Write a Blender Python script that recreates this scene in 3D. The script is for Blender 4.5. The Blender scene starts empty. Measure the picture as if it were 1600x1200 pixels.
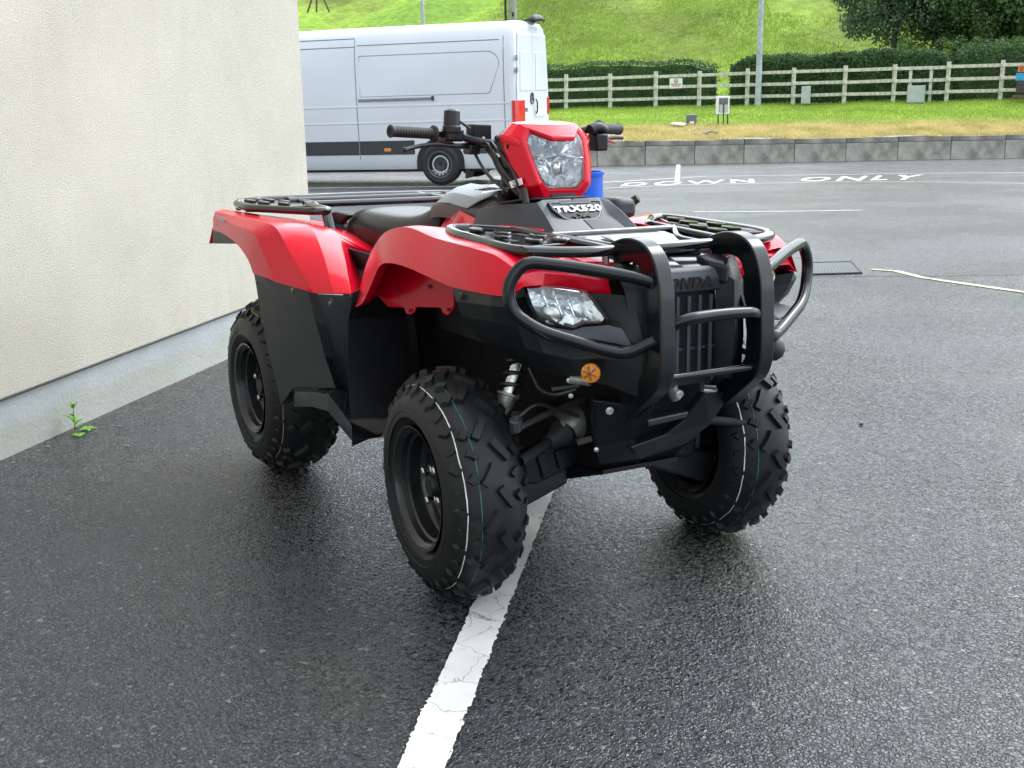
import bpy, math, random
import numpy as np
from mathutils import Vector, Matrix
random.seed(7); RNG = np.random.default_rng(7)
R = math.radians
scene = bpy.context.scene

# ------------------------------------------------------------------ camera
CAM = [2.6615, -1.7848, 1.3243]; YAW, PIT, ROL = (2.6179,-0.2502,-0.015); FPX = 1857.55
fw = Vector((math.cos(PIT)*math.cos(YAW), math.cos(PIT)*math.sin(YAW), math.sin(PIT)))
rt = fw.cross(Vector((0, 0, 1))).normalized(); up = rt.cross(fw)
cr, sr = math.cos(ROL), math.sin(ROL)
rt, up = rt*cr+up*sr, up*cr-rt*sr
cam = bpy.data.cameras.new('camera'); co = bpy.data.objects.new('camera', cam); scene.collection.objects.link(co)
co.matrix_world = Matrix(((rt.x, up.x, -fw.x, CAM[0]), (rt.y, up.y, -fw.y, CAM[1]), (rt.z, up.z, -fw.z, CAM[2]), (0, 0, 0, 1)))
cam.sensor_width = 36; cam.lens = FPX/1600*36; cam.clip_end = 2000; cam.clip_start = 0.05
scene.camera = co
H = Vector((math.cos(YAW), math.sin(YAW), 0)); RR = H.cross(Vector((0, 0, 1)))

# ------------------------------------------------------------------ sky and sun
world = bpy.data.worlds.new("World"); scene.world = world; world.use_nodes = True
wn = world.node_tree; bg = wn.nodes['Background']
sky = wn.nodes.new('ShaderNodeTexSky'); sky.sky_type = 'NISHITA'; sky.sun_disc = False
SUN_EL, SUN_AZ = R(48), R(98)          # azimuth of the sun, measured from +X towards +Y
sky.sun_elevation = SUN_EL; sky.sun_rotation = R(90)-SUN_AZ
sky.air_density = 1.0; sky.dust_density = 6.0; sky.ozone_density = 1.0
hs = wn.nodes.new('ShaderNodeHueSaturation'); hs.inputs['Saturation'].default_value = 0.22
wn.links.new(sky.outputs[0], hs.inputs['Color'])
# cloud deck: a soft mottling of the overcast, brighter than a clear sky away from the sun
tc = wn.nodes.new('ShaderNodeTexCoord'); nz = wn.nodes.new('ShaderNodeTexNoise'); nz.inputs['Scale'].default_value = 2.2; nz.inputs['Detail'].default_value = 5
wn.links.new(tc.outputs['Generated'], nz.inputs['Vector'])
rp = wn.nodes.new('ShaderNodeMapRange'); rp.inputs['From Min'].default_value = .3; rp.inputs['From Max'].default_value = .7
rp.inputs['To Min'].default_value = 6.5; rp.inputs['To Max'].default_value = 11.5
wn.links.new(nz.outputs['Fac'], rp.inputs['Value'])
# the deck is brightest around the hidden sun
dv = wn.nodes.new('ShaderNodeVectorMath'); dv.operation = 'NORMALIZE'; wn.links.new(tc.outputs['Generated'], dv.inputs[0])
dp = wn.nodes.new('ShaderNodeVectorMath'); dp.operation = 'DOT_PRODUCT'; wn.links.new(dv.outputs[0], dp.inputs[0])
dp.inputs[1].default_value = (math.cos(R(30))*math.cos(SUN_AZ), math.cos(R(30))*math.sin(SUN_AZ), math.sin(R(30)))
dm = wn.nodes.new('ShaderNodeMapRange'); dm.interpolation_type = 'SMOOTHSTEP'; dm.inputs['From Min'].default_value = -.1; dm.inputs['From Max'].default_value = 1.; dm.inputs['To Min'].default_value = 1.0; dm.inputs['To Max'].default_value = 2.7
wn.links.new(dp.outputs['Value'], dm.inputs['Value'])
gm_ = wn.nodes.new('ShaderNodeMath'); gm_.operation = 'MULTIPLY'; wn.links.new(rp.outputs[0], gm_.inputs[0]); wn.links.new(dm.outputs[0], gm_.inputs[1])
cl = wn.nodes.new('ShaderNodeCombineColor')
mu = []
for k, c in enumerate((.91, 1.0, 1.09)):
    m = wn.nodes.new('ShaderNodeMath'); m.operation = 'MULTIPLY'; m.inputs[1].default_value = c
    wn.links.new(gm_.outputs[0], m.inputs[0]); wn.links.new(m.outputs[0], cl.inputs[k])
mx = wn.nodes.new('ShaderNodeMix'); mx.data_type = 'RGBA'; mx.inputs[0].default_value = .8
wn.links.new(hs.outputs[0], mx.inputs[6]); wn.links.new(cl.outputs[0], mx.inputs[7])
wn.links.new(mx.outputs[2], bg.inputs['Color']); bg.inputs['Strength'].default_value = 0.11
sd = bpy.data.lights.new('sun', 'SUN'); sd.energy = 1.0; sd.angle = R(25); sd.color = (1, .97, .93)
so = bpy.data.objects.new('sun', sd); scene.collection.objects.link(so)
sv = Vector((math.cos(SUN_EL)*math.cos(SUN_AZ), math.cos(SUN_EL)*math.sin(SUN_AZ), math.sin(SUN_EL)))
so.rotation_euler = (-sv).to_track_quat('-Z', 'Y').to_euler()
scene.view_settings.view_transform = 'Standard'; scene.view_settings.look = 'None'
scene.view_settings.exposure = 0.72; scene.view_settings.gamma = 1
scene.render.engine = 'CYCLES'

# ------------------------------------------------------------------ materials
def lk(nt, a, b): nt.links.new(a, b)
def pm(name, col, rough=.5, metal=0., spec=.5, coat=0., bump=0., bscale=200., var=0., vscale=5., rvar=0., detail=4, sheen=0):
    m = bpy.data.materials.new(name); m.use_nodes = True; nt = m.node_tree; b = nt.nodes['Principled BSDF']
    b.inputs['Base Color'].default_value = (*col, 1); b.inputs['Roughness'].default_value = rough
    b.inputs['Metallic'].default_value = metal; b.inputs['Specular IOR Level'].default_value = spec
    b.inputs['Coat Weight'].default_value = coat; b.inputs['Coat Roughness'].default_value = .06
    t = nt.nodes.new('ShaderNodeTexCoord')
    if var or rvar:
        n = nt.nodes.new('ShaderNodeTexNoise'); n.inputs['Scale'].default_value = vscale; n.inputs['Detail'].default_value = detail
        lk(nt, t.outputs['Object'], n.inputs['Vector'])
        if var:
            r = nt.nodes.new('ShaderNodeMapRange'); r.inputs['From Min'].default_value = .3; r.inputs['From Max'].default_value = .7
            r.inputs['To Min'].default_value = 1-var; r.inputs['To Max'].default_value = 1+var
            lk(nt, n.outputs['Fac'], r.inputs['Value'])
            x = nt.nodes.new('ShaderNodeVectorMath'); x.operation = 'SCALE'; x.inputs[0].default_value = col
            lk(nt, r.outputs[0], x.inputs['Scale']); lk(nt, x.outputs[0], b.inputs['Base Color'])
        if rvar:
            r = nt.nodes.new('ShaderNodeMapRange'); r.inputs['From Min'].default_value = .3; r.inputs['From Max'].default_value = .7
            r.inputs['To Min'].default_value = max(rough-rvar, .02); r.inputs['To Max'].default_value = rough+rvar
            lk(nt, n.outputs['Fac'], r.inputs['Value']); lk(nt, r.outputs[0], b.inputs['Roughness'])
    if bump:
        n = nt.nodes.new('ShaderNodeTexNoise'); n.inputs['Scale'].default_value = bscale; n.inputs['Detail'].default_value = 2
        lk(nt, t.outputs['Object'], n.inputs['Vector'])
        bb = nt.nodes.new('ShaderNodeBump'); bb.inputs['Strength'].default_value = 1; bb.inputs['Distance'].default_value = bump
        lk(nt, n.outputs['Fac'], bb.inputs['Height']); lk(nt, bb.outputs[0], b.inputs['Normal'])
    return m
M = {}
M['red'] = pm('red_plastic', (.60, .002, .018), .24, spec=.32, coat=.12, bump=.00004, bscale=60, rvar=.05, vscale=6)
M['blackplas'] = pm('black_textured_plastic', (.0065, .0078, .0095), .42, spec=.32, bump=.00012, bscale=900, var=.15, vscale=9, rvar=.08)
M['guardplas'] = pm('moulded_black_guard', (.016, .018, .021), .40, spec=.45, bump=.00015, bscale=700, var=.12, vscale=9, rvar=.08)
M['linkage'] = pm('grey_steel_linkage', (.10, .105, .11), .32, metal=.6, var=.2, vscale=40)
M['rubletter'] = pm('raised_rubber_letter', (.035, .036, .037), .45)
M['greyplas'] = pm('charcoal_plastic', (.030, .036, .044), .45, bump=.00012, bscale=900, var=.08, vscale=9)
M['tank'] = pm('dark_grey_tank_cover', (.045, .045, .042), .38, bump=.0001, bscale=700, var=.1, vscale=9)
M['lid'] = pm('wet_black_lid', (.02, .022, .026), .16, spec=.7, coat=.5, bump=.0001, bscale=300, rvar=.05, vscale=20)
M['rackgloss'] = pm('wet_rack_enamel', (.006, .007, .007), .10, spec=.6, coat=.4, bump=.0001, bscale=60, rvar=.04, vscale=20)
M['silver'] = pm('silver_grey_cover', (.26, .28, .30), .4, bump=.0001, bscale=700)
M['tube'] = pm('black_gloss_tube', (.004, .0055, .0065), .20, spec=.45, bump=.00005, bscale=90, rvar=.06, vscale=12)
M['tubesat'] = pm('black_satin_tube', (.012, .013, .014), .34, bump=.00008, bscale=150, rvar=.08, vscale=12)
M['frame'] = pm('black_frame_paint', (.008, .009, .010), .5, var=.2, vscale=20)
M['dark'] = pm('dark_engine_metal', (.005, .005, .006), .65, spec=.2, var=.3, vscale=25)
M['rubber'] = pm('tyre_rubber', (.0125, .013, .0135), .50, spec=.35, bump=.0004, bscale=160, var=.22, vscale=14, rvar=.1)
M['rim'] = pm('black_steel_rim', (.010, .011, .012), .28, coat=.3, rvar=.06, vscale=15)
M['alloy'] = pm('cast_alloy', (.30, .30, .28), .42, metal=.8, var=.25, vscale=30, bump=.0008, bscale=80)
M['chrome'] = pm('bright_steel', (.6, .6, .58), .22, metal=1., var=.2, vscale=60)
M['seat'] = pm('seat_vinyl', (.016, .016, .015), .33, spec=.5, bump=.0003, bscale=420, var=.15, vscale=6)
M['grip'] = pm('grip_rubber', (.014, .014, .014), .6, bump=.0003, bscale=300)
M['white_paint'] = pm('white_stripe', (.75, .74, .68), .6, var=.2, vscale=90)
M['teal_paint'] = pm('teal_stripe', (.03, .16, .14), .6, var=.3, vscale=90)
M['yellow_paint'] = pm('yellow_stripe', (.42, .33, .12), .6, var=.35, vscale=90)
M['letter'] = pm('white_lettering', (.8, .8, .8), .4, var=.05, vscale=50)
M['ink'] = pm('black_ink', (.01, .01, .012), .6, var=.1, vscale=50)
M['paper'] = pm('white_sticker', (.72, .74, .76), .45, var=.05, vscale=30)
M['orange'] = pm('amber_reflector', (.75, .24, .015), .18, coat=.5, bump=.0015, bscale=120, var=.25, vscale=120)
M['redlens'] = pm('red_reflector', (.35, .02, .02), .2, coat=.5, bump=.001, bscale=150)
M['vanwhite'] = pm('white_van_paint', (.66, .69, .73), .3, coat=.4, var=.04, vscale=1.2)
M['vangapshade'] = pm('gap_and_press_shade', (.24, .26, .30), .6, var=.1, vscale=3)  # grey of gaps and rail, also painted as shade along pressed lines
M['vanblack'] = pm('grey_cladding', (.035, .04, .043), .55, var=.15, vscale=4)
M['vantyre'] = pm('van_tyre_rubber', (.022, .022, .024), .75, var=.25, vscale=9)
M['wheelsilver'] = pm('silver_wheel_steel', (.55, .56, .58), .4, metal=.2, var=.12, vscale=12)
M['taillight'] = pm('red_lamp_glass', (.62, .012, .02), .15, coat=.4, var=.15, vscale=14)
M['blue'] = pm('blue_plastic', (.012, .10, .62), .4, var=.1, vscale=10)
M['fence'] = pm('weathered_timber', (.52, .50, .44), .85, var=.35, vscale=9, bump=.004, bscale=30)
M['galv'] = pm('galvanised_steel', (.38, .42, .46), .5, metal=.3, var=.2, vscale=7)
M['polewood'] = pm('grey_timber_pole', (.30, .29, .27), .85, var=.2, vscale=5)
M['cable'] = pm('black_cable', (.012, .014, .012), .6, var=.1)
M['cabinet'] = pm('pale_grey_cabinet', (.42, .46, .46), .55, var=.12, vscale=5)
M['cabgreen'] = pm('grey_green_cabinet', (.30, .36, .33), .55, var=.15, vscale=3)
M['boxdark'] = pm('slate_grey_plastic', (.10, .12, .14), .5, var=.15, vscale=8)
M['slab'] = pm('cream_slab', (.55, .54, .42), .8, var=.15, vscale=6)
M['rust'] = pm('dark_steel_leg', (.03, .03, .03), .7, var=.4, vscale=40)
M['stone'] = pm('rubble_stone', (.28, .25, .20), .9, var=.4, vscale=14)
M['signred'] = pm('sign_print_red', (.5, .05, .05), .6, var=.1)
M['postor'] = pm('poster_orange', (.62, .17, .05), .6, var=.25, vscale=12)
M['postbl'] = pm('poster_blue', (.03, .33, .62), .6, var=.25, vscale=6)
M['postdk'] = pm('poster_dark_print', (.05, .04, .04), .6, var=.6, vscale=14)
M['brown'] = pm('brown_timber', (.12, .08, .05), .8, var=.3, vscale=8)

def foliage(name, c1, c2, scale=.6, trans=.25):
    m = bpy.data.materials.new(name); m.use_nodes = True; nt = m.node_tree; b = nt.nodes['Principled BSDF']
    t = nt.nodes.new('ShaderNodeTexCoord'); n = nt.nodes.new('ShaderNodeTexNoise'); n.inputs['Scale'].default_value = scale; n.inputs['Detail'].default_value = 6; n.inputs['Roughness'].default_value = .7
    lk(nt, t.outputs['Object'], n.inputs['Vector'])
    r = nt.nodes.new('ShaderNodeValToRGB'); r.color_ramp.elements[0].position = .35; r.color_ramp.elements[1].position = .65
    r.color_ramp.elements[0].color = (*c1, 1); r.color_ramp.elements[1].color = (*c2, 1)
    lk(nt, n.outputs['Fac'], r.inputs[0]); lk(nt, r.outputs[0], b.inputs['Base Color'])
    b.inputs['Roughness'].default_value = .6; b.inputs['Specular IOR Level'].default_value = .3
    tr = nt.nodes.new('ShaderNodeBsdfTranslucent'); lk(nt, r.outputs[0], tr.inputs['Color'])
    mixs = nt.nodes.new('ShaderNodeMixShader'); mixs.inputs[0].default_value = trans
    out = nt.nodes['Material Output']; lk(nt, b.outputs[0], mixs.inputs[1]); lk(nt, tr.outputs[0], mixs.inputs[2]); lk(nt, mixs.outputs[0], out.inputs[0])
    return m
M['hedge'] = foliage('hedge_leaves', (.022, .052, .018), (.07, .14, .04), 1.5)
M['leafA'] = foliage('grey_green_leaves', (.06, .11, .065), (.13, .20, .115), .8)
M['leafB'] = foliage('deep_green_leaves', (.035, .08, .03), (.11, .19, .06), .9)
M['leafL'] = foliage('pale_leaves', (.09, .17, .06), (.20, .30, .11), 1.2, .35)
M['bushY'] = foliage('yellow_green_leaves', (.09, .17, .02), (.20, .32, .04), .9)
M['weed'] = foliage('weed_leaves', (.14, .36, .03), (.24, .52, .06), 9)
M['lawn'] = foliage('lawn_blades', (.20, .29, .05), (.33, .44, .08), .6, .3)
M['tan'] = foliage('dry_grass_blades', (.36, .32, .10), (.68, .56, .27), 1.1, .3)
M['hillgrass'] = foliage('meadow_blades', (.15, .22, .035), (.28, .43, .055), .12, .3)
M['bark'] = pm('bark', (.10, .09, .07), .9, var=.3, vscale=6, bump=.02, bscale=8)

def asphalt():
    m = bpy.data.materials.new('wet_asphalt'); m.use_nodes = True; nt = m.node_tree; b = nt.nodes['Principled BSDF']
    t = nt.nodes.new('ShaderNodeTexCoord'); P = t.outputs['Object']
    def noise(s, d=3, ro=.5):
        n = nt.nodes.new('ShaderNodeTexNoise'); n.inputs['Scale'].default_value = s; n.inputs['Detail'].default_value = d; n.inputs['Roughness'].default_value = ro; lk(nt, P, n.inputs['Vector']); return n.outputs['Fac']
    def mr(v, a, b_, c, d):
        r = nt.nodes.new('ShaderNodeMapRange'); r.inputs['From Min'].default_value = a; r.inputs['From Max'].default_value = b_; r.inputs['To Min'].default_value = c; r.inputs['To Max'].default_value = d; lk(nt, v, r.inputs['Value']); return r.outputs[0]
    def math_(op, a, b_):
        x = nt.nodes.new('ShaderNodeMath'); x.operation = op
        for i, v in enumerate((a, b_)):
            if isinstance(v, (int, float)): x.inputs[i].default_value = v
            else: lk(nt, v, x.inputs[i])
        return x.outputs[0]
    warp = nt.nodes.new('ShaderNodeTexNoise'); warp.inputs['Scale'].default_value = 55; warp.inputs['Detail'].default_value = 2; lk(nt, P, warp.inputs['Vector'])
    va = nt.nodes.new('ShaderNodeVectorMath'); va.operation = 'MULTIPLY_ADD'; lk(nt, warp.outputs['Color'], va.inputs[0]); va.inputs[1].default_value = (.020, .020, .020); lk(nt, P, va.inputs[2])
    vo = nt.nodes.new('ShaderNodeTexVoronoi'); vo.inputs['Scale'].default_value = 92; vo.feature = 'F1'; lk(nt, va.outputs[0], vo.inputs['Vector'])
    ve = nt.nodes.new('ShaderNodeTexVoronoi'); ve.inputs['Scale'].default_value = 92; ve.feature = 'DISTANCE_TO_EDGE'; lk(nt, va.outputs[0], ve.inputs['Vector'])
    sep = nt.nodes.new('ShaderNodeSeparateColor'); lk(nt, vo.outputs['Color'], sep.inputs[0])
    stone = mr(sep.outputs[0], 0, 1, .2, 1.9)
    big = noise(.9, 4); mid = noise(14, 3)
    # colour: dark binder with pale specks of stone, brownish film in patches
    spk = mr(sep.outputs[1], .988, .993, 0, .6)
    cr_ = nt.nodes.new('ShaderNodeMix'); cr_.data_type = 'RGBA'; cr_.inputs[6].default_value = (.021, .023, .027, 1); cr_.inputs[7].default_value = (.048, .040, .028, 1)
    lk(nt, mr(big, .5, .68, 0, .75), cr_.inputs[0])
    sc = nt.nodes.new('ShaderNodeVectorMath'); sc.operation = 'SCALE'; lk(nt, cr_.outputs[2], sc.inputs[0]); lk(nt, math_('MULTIPLY', stone, mr(mid, .3, .7, .75, 1.25)), sc.inputs['Scale'])
    c2 = nt.nodes.new('ShaderNodeMix'); c2.data_type = 'RGBA'; lk(nt, spk, c2.inputs[0]); lk(nt, sc.outputs[0], c2.inputs[6]); c2.inputs[7].default_value = (.20, .19, .17, 1)
    lk(nt, c2.outputs[2], b.inputs['Base Color'])
    wet = noise(.55, 4, .6)
    ro = math_('ADD', mr(wet, .38, .62, .13, .24), math_('MULTIPLY', sep.outputs[2], .10))
    lk(nt, ro, b.inputs['Roughness']); b.inputs['Specular IOR Level'].default_value = .72
    # height: rounded stones, each tilted a little differently
    dome = mr(ve.outputs['Distance'], 0, .20, 0, 1)
    hgt = math_('ADD', math_('ADD', math_('MULTIPLY', math_('MULTIPLY', dome, mr(sep.outputs[0], 0, 1, .2, 1.)), .0042), math_('MULTIPLY', noise(230, 2), .0005)), math_('ADD', math_('MULTIPLY', noise(62, 2), .0052), math_('MULTIPLY', noise(9, 3), .006)))
    bp = nt.nodes.new('ShaderNodeBump'); bp.inputs['Strength'].default_value = 1; bp.inputs['Distance'].default_value = 1.; lk(nt, hgt, bp.inputs['Height']); lk(nt, bp.outputs[0], b.inputs['Normal'])
    return m
M['asphalt'] = asphalt()

def paintmark(name, col, wear=.5, chip=38):
    m = bpy.data.materials.new(name); m.use_nodes = True; nt = m.node_tree; b = nt.nodes['Principled BSDF']
    t = nt.nodes.new('ShaderNodeTexCoord')
    n = nt.nodes.new('ShaderNodeTexNoise'); n.inputs['Scale'].default_value = chip; n.inputs['Detail'].default_value = 8; n.inputs['Roughness'].default_value = .7; lk(nt, t.outputs['Object'], n.inputs['Vector'])
    r = nt.nodes.new('ShaderNodeValToRGB'); r.color_ramp.elements[0].position = wear-.16; r.color_ramp.elements[1].position = wear
    r.color_ramp.elements[0].color = (.10, .10, .09, 1); r.color_ramp.elements[1].color = (*col, 1)
    lk(nt, n.outputs['Fac'], r.inputs[0])
    # cracks
    v = nt.nodes.new('ShaderNodeTexVoronoi'); v.feature = 'DISTANCE_TO_EDGE'; v.inputs['Scale'].default_value = 7
    w = nt.nodes.new('ShaderNodeTexNoise'); w.inputs['Scale'].default_value = 11; w.inputs['Detail'].default_value = 5; lk(nt, t.outputs['Object'], w.inputs['Vector'])
    va = nt.nodes.new('ShaderNodeVectorMath'); va.operation = 'MULTIPLY_ADD'; va.inputs[1].default_value = (.14, .14, 0); lk(nt, w.outputs['Color'], va.inputs[0]); lk(nt, t.outputs['Object'], va.inputs[2]); lk(nt, va.outputs[0], v.inputs['Vector'])
    cr_ = nt.nodes.new('ShaderNodeMapRange'); cr_.inputs['From Max'].default_value = .012; cr_.inputs['To Min'].default_value = .3; cr_.inputs['To Max'].default_value = 1; lk(nt, v.outputs['Distance'], cr_.inputs['Value'])
    g = nt.nodes.new('ShaderNodeTexNoise'); g.inputs['Scale'].default_value = 5; g.inputs['Detail'].default_value = 5; lk(nt, t.outputs['Object'], g.inputs['Vector'])
    gm = nt.nodes.new('ShaderNodeMapRange'); gm.inputs['From Min'].default_value = .3; gm.inputs['From Max'].default_value = .7; gm.inputs['To Min'].default_value = .72; gm.inputs['To Max'].default_value = 1.05; lk(nt, g.outputs['Fac'], gm.inputs['Value'])
    mm = nt.nodes.new('ShaderNodeMath'); mm.operation = 'MULTIPLY'; lk(nt, cr_.outputs[0], mm.inputs[0]); lk(nt, gm.outputs[0], mm.inputs[1])
    s = nt.nodes.new('ShaderNodeVectorMath'); s.operation = 'SCALE'; lk(nt, r.outputs[0], s.inputs[0]); lk(nt, mm.outputs[0], s.inputs['Scale']); lk(nt, s.outputs[0], b.inputs['Base Color'])
    b.inputs['Roughness'].default_value = .5
    bp = nt.nodes.new('ShaderNodeBump'); bp.inputs['Distance'].default_value = .003; lk(nt, n.outputs['Fac'], bp.inputs['Height']); lk(nt, bp.outputs[0], b.inputs['Normal'])
    return m
M['line'] = paintmark('white_road_paint', (.70, .70, .66), .39)
M['linefar'] = paintmark('faded_road_paint', (.62, .62, .60), .42, 12)
M['yellow'] = paintmark('pale_yellow_road_paint', (.62, .58, .32), .46, 12)

M['wornline'] = paintmark('worn_yellow_paint', (.55, .50, .30), .52, 9)
def render_wall():
    m = bpy.data.materials.new('cream_render'); m.use_nodes = True; nt = m.node_tree; b = nt.nodes['Principled BSDF']
    t = nt.nodes.new('ShaderNodeTexCoord')
    # streaks: noise stretched vertically
    mp = nt.nodes.new('ShaderNodeMapping'); mp.inputs['Scale'].default_value = (7, 7, .55); lk(nt, t.outputs['Object'], mp.inputs['Vector'])
    n = nt.nodes.new('ShaderNodeTexNoise'); n.inputs['Scale'].default_value = 1.6; n.inputs['Detail'].default_value = 6; lk(nt, mp.outputs[0], n.inputs['Vector'])
    n2 = nt.nodes.new('ShaderNodeTexNoise'); n2.inputs['Scale'].default_value = .8; n2.inputs['Detail'].default_value = 4; lk(nt, t.outputs['Object'], n2.inputs['Vector'])
    gate = nt.nodes.new('ShaderNodeMapRange'); gate.inputs['From Min'].default_value = .48; gate.inputs['From Max'].default_value = .66; lk(nt, n2.outputs['Fac'], gate.inputs['Value'])
    st = nt.nodes.new('ShaderNodeMapRange'); st.inputs['From Min'].default_value = .5; st.inputs['From Max'].default_value = .68; lk(nt, n.outputs['Fac'], st.inputs['Value'])
    mu_ = nt.nodes.new('ShaderNodeMath'); mu_.operation = 'MULTIPLY'; lk(nt, gate.outputs[0], mu_.inputs[0]); lk(nt, st.outputs[0], mu_.inputs[1])
    c = nt.nodes.new('ShaderNodeMix'); c.data_type = 'RGBA'; c.inputs[6].default_value = (.50, .468, .395, 1); c.inputs[7].default_value = (.46, .42, .345, 1); lk(nt, mu_.outputs[0], c.inputs[0])
    # patches of slightly greyer render
    n3 = nt.nodes.new('ShaderNodeTexNoise'); n3.inputs['Scale'].default_value = 2.2; n3.inputs['Detail'].default_value = 5; lk(nt, t.outputs['Object'], n3.inputs['Vector'])
    f3 = nt.nodes.new('ShaderNodeMapRange'); f3.inputs['From Min'].default_value = .35; f3.inputs['From Max'].default_value = .65; f3.inputs['To Min'].default_value = .93; f3.inputs['To Max'].default_value = 1.04; lk(nt, n3.outputs['Fac'], f3.inputs['Value'])
    g1 = nt.nodes.new('ShaderNodeTexNoise'); g1.inputs['Scale'].default_value = 230; g1.inputs['Detail'].default_value = 3; lk(nt, t.outputs['Object'], g1.inputs['Vector'])
    g2 = nt.nodes.new('ShaderNodeMapRange'); g2.inputs['From Min'].default_value = .32; g2.inputs['From Max'].default_value = .62; g2.inputs['To Min'].default_value = .88; g2.inputs['To Max'].default_value = 1.08; lk(nt, g1.outputs['Fac'], g2.inputs['Value'])
    m3 = nt.nodes.new('ShaderNodeMath'); m3.operation = 'MULTIPLY'; lk(nt, f3.outputs[0], m3.inputs[0]); lk(nt, g2.outputs[0], m3.inputs[1])
    s = nt.nodes.new('ShaderNodeVectorMath'); s.operation = 'SCALE'; lk(nt, c.outputs[2], s.inputs[0]); lk(nt, m3.outputs[0], s.inputs['Scale']); lk(nt, s.outputs[0], b.inputs['Base Color'])
    b.inputs['Roughness'].default_value = .85
    bp = nt.nodes.new('ShaderNodeBump'); bp.inputs['Distance'].default_value = .0042; bp.inputs['Strength'].default_value = .9; lk(nt, g1.outputs['Fac'], bp.inputs['Height']); lk(nt, bp.outputs[0], b.inputs['Normal'])
    return m
M['render'] = render_wall()
def concrete(name, base, dark, tide=False, mscale=1.6):
    m = bpy.data.materials.new(name); m.use_nodes = True; nt = m.node_tree; b = nt.nodes['Principled BSDF']
    t = nt.nodes.new('ShaderNodeTexCoord')
    n = nt.nodes.new('ShaderNodeTexNoise'); n.inputs['Scale'].default_value = mscale; n.inputs['Detail'].default_value = 8; n.inputs['Roughness'].default_value = .65; lk(nt, t.outputs['Object'], n.inputs['Vector'])
    r = nt.nodes.new('ShaderNodeMapRange'); r.inputs['From Min'].default_value = .38; r.inputs['From Max'].default_value = .62; lk(nt, n.outputs['Fac'], r.inputs['Value'])
    c = nt.nodes.new('ShaderNodeMix'); c.data_type = 'RGBA'; c.inputs[6].default_value = (*base, 1); c.inputs[7].default_value = (*dark, 1); lk(nt, r.outputs[0], c.inputs[0])
    o = c.outputs[2]
    if tide:   # damp yellowish band with a wandering edge along the foot of the wall
        sx = nt.nodes.new('ShaderNodeSeparateXYZ'); lk(nt, t.outputs['Object'], sx.inputs[0])
        w = nt.nodes.new('ShaderNodeTexNoise'); w.inputs['Scale'].default_value = 3.5; w.inputs['Detail'].default_value = 4; lk(nt, t.outputs['Object'], w.inputs['Vector'])
        a = nt.nodes.new('ShaderNodeMath'); a.operation = 'MULTIPLY_ADD'; a.inputs[1].default_value = -.22; lk(nt, w.outputs['Fac'], a.inputs[0]); lk(nt, sx.outputs[2], a.inputs[2])
        q = nt.nodes.new('ShaderNodeMapRange'); q.inputs['From Min'].default_value = -.06; q.inputs['From Max'].default_value = .0; q.inputs['To Min'].default_value = .45; q.inputs['To Max'].default_value = 0; lk(nt, a.outputs[0], q.inputs['Value'])
        c3 = nt.nodes.new('ShaderNodeMix'); c3.data_type = 'RGBA'; lk(nt, q.outputs[0], c3.inputs[0]); lk(nt, o, c3.inputs[6]); c3.inputs[7].default_value = (.33, .32, .24, 1)
        e = nt.nodes.new('ShaderNodeMapRange'); e.inputs['From Min'].default_value = -.095; e.inputs['From Max'].default_value = -.088; e.inputs['To Min'].default_value = .10; e.inputs['To Max'].default_value = 0; lk(nt, a.outputs[0], e.inputs['Value'])
        c4 = nt.nodes.new('ShaderNodeMix'); c4.data_type = 'RGBA'; lk(nt, e.outputs[0], c4.inputs[0]); lk(nt, c3.outputs[2], c4.inputs[6]); c4.inputs[7].default_value = (.46, .46, .44, 1)
        o = c4.outputs[2]
    lk(nt, o, b.inputs['Base Color']); b.inputs['Roughness'].default_value = .75
    g = nt.nodes.new('ShaderNodeTexNoise'); g.inputs['Scale'].default_value = 60; g.inputs['Detail'].default_value = 6; lk(nt, t.outputs['Object'], g.inputs['Vector'])
    bp = nt.nodes.new('ShaderNodeBump'); bp.inputs['Distance'].default_value = .003; lk(nt, g.outputs['Fac'], bp.inputs['Height']); lk(nt, bp.outputs[0], b.inputs['Normal'])
    return m
M['plinth'] = concrete('grey_plinth_paint', (.40, .43, .43), (.33, .35, .35), True, 1.6)
M['kerbconc'] = concrete('stained_concrete', (.40, .385, .34), (.19, .185, .155), False, 3.0)
M['coping'] = concrete('dark_weathered_concrete', (.13, .13, .11), (.30, .29, .25), False, 2.2)

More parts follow.
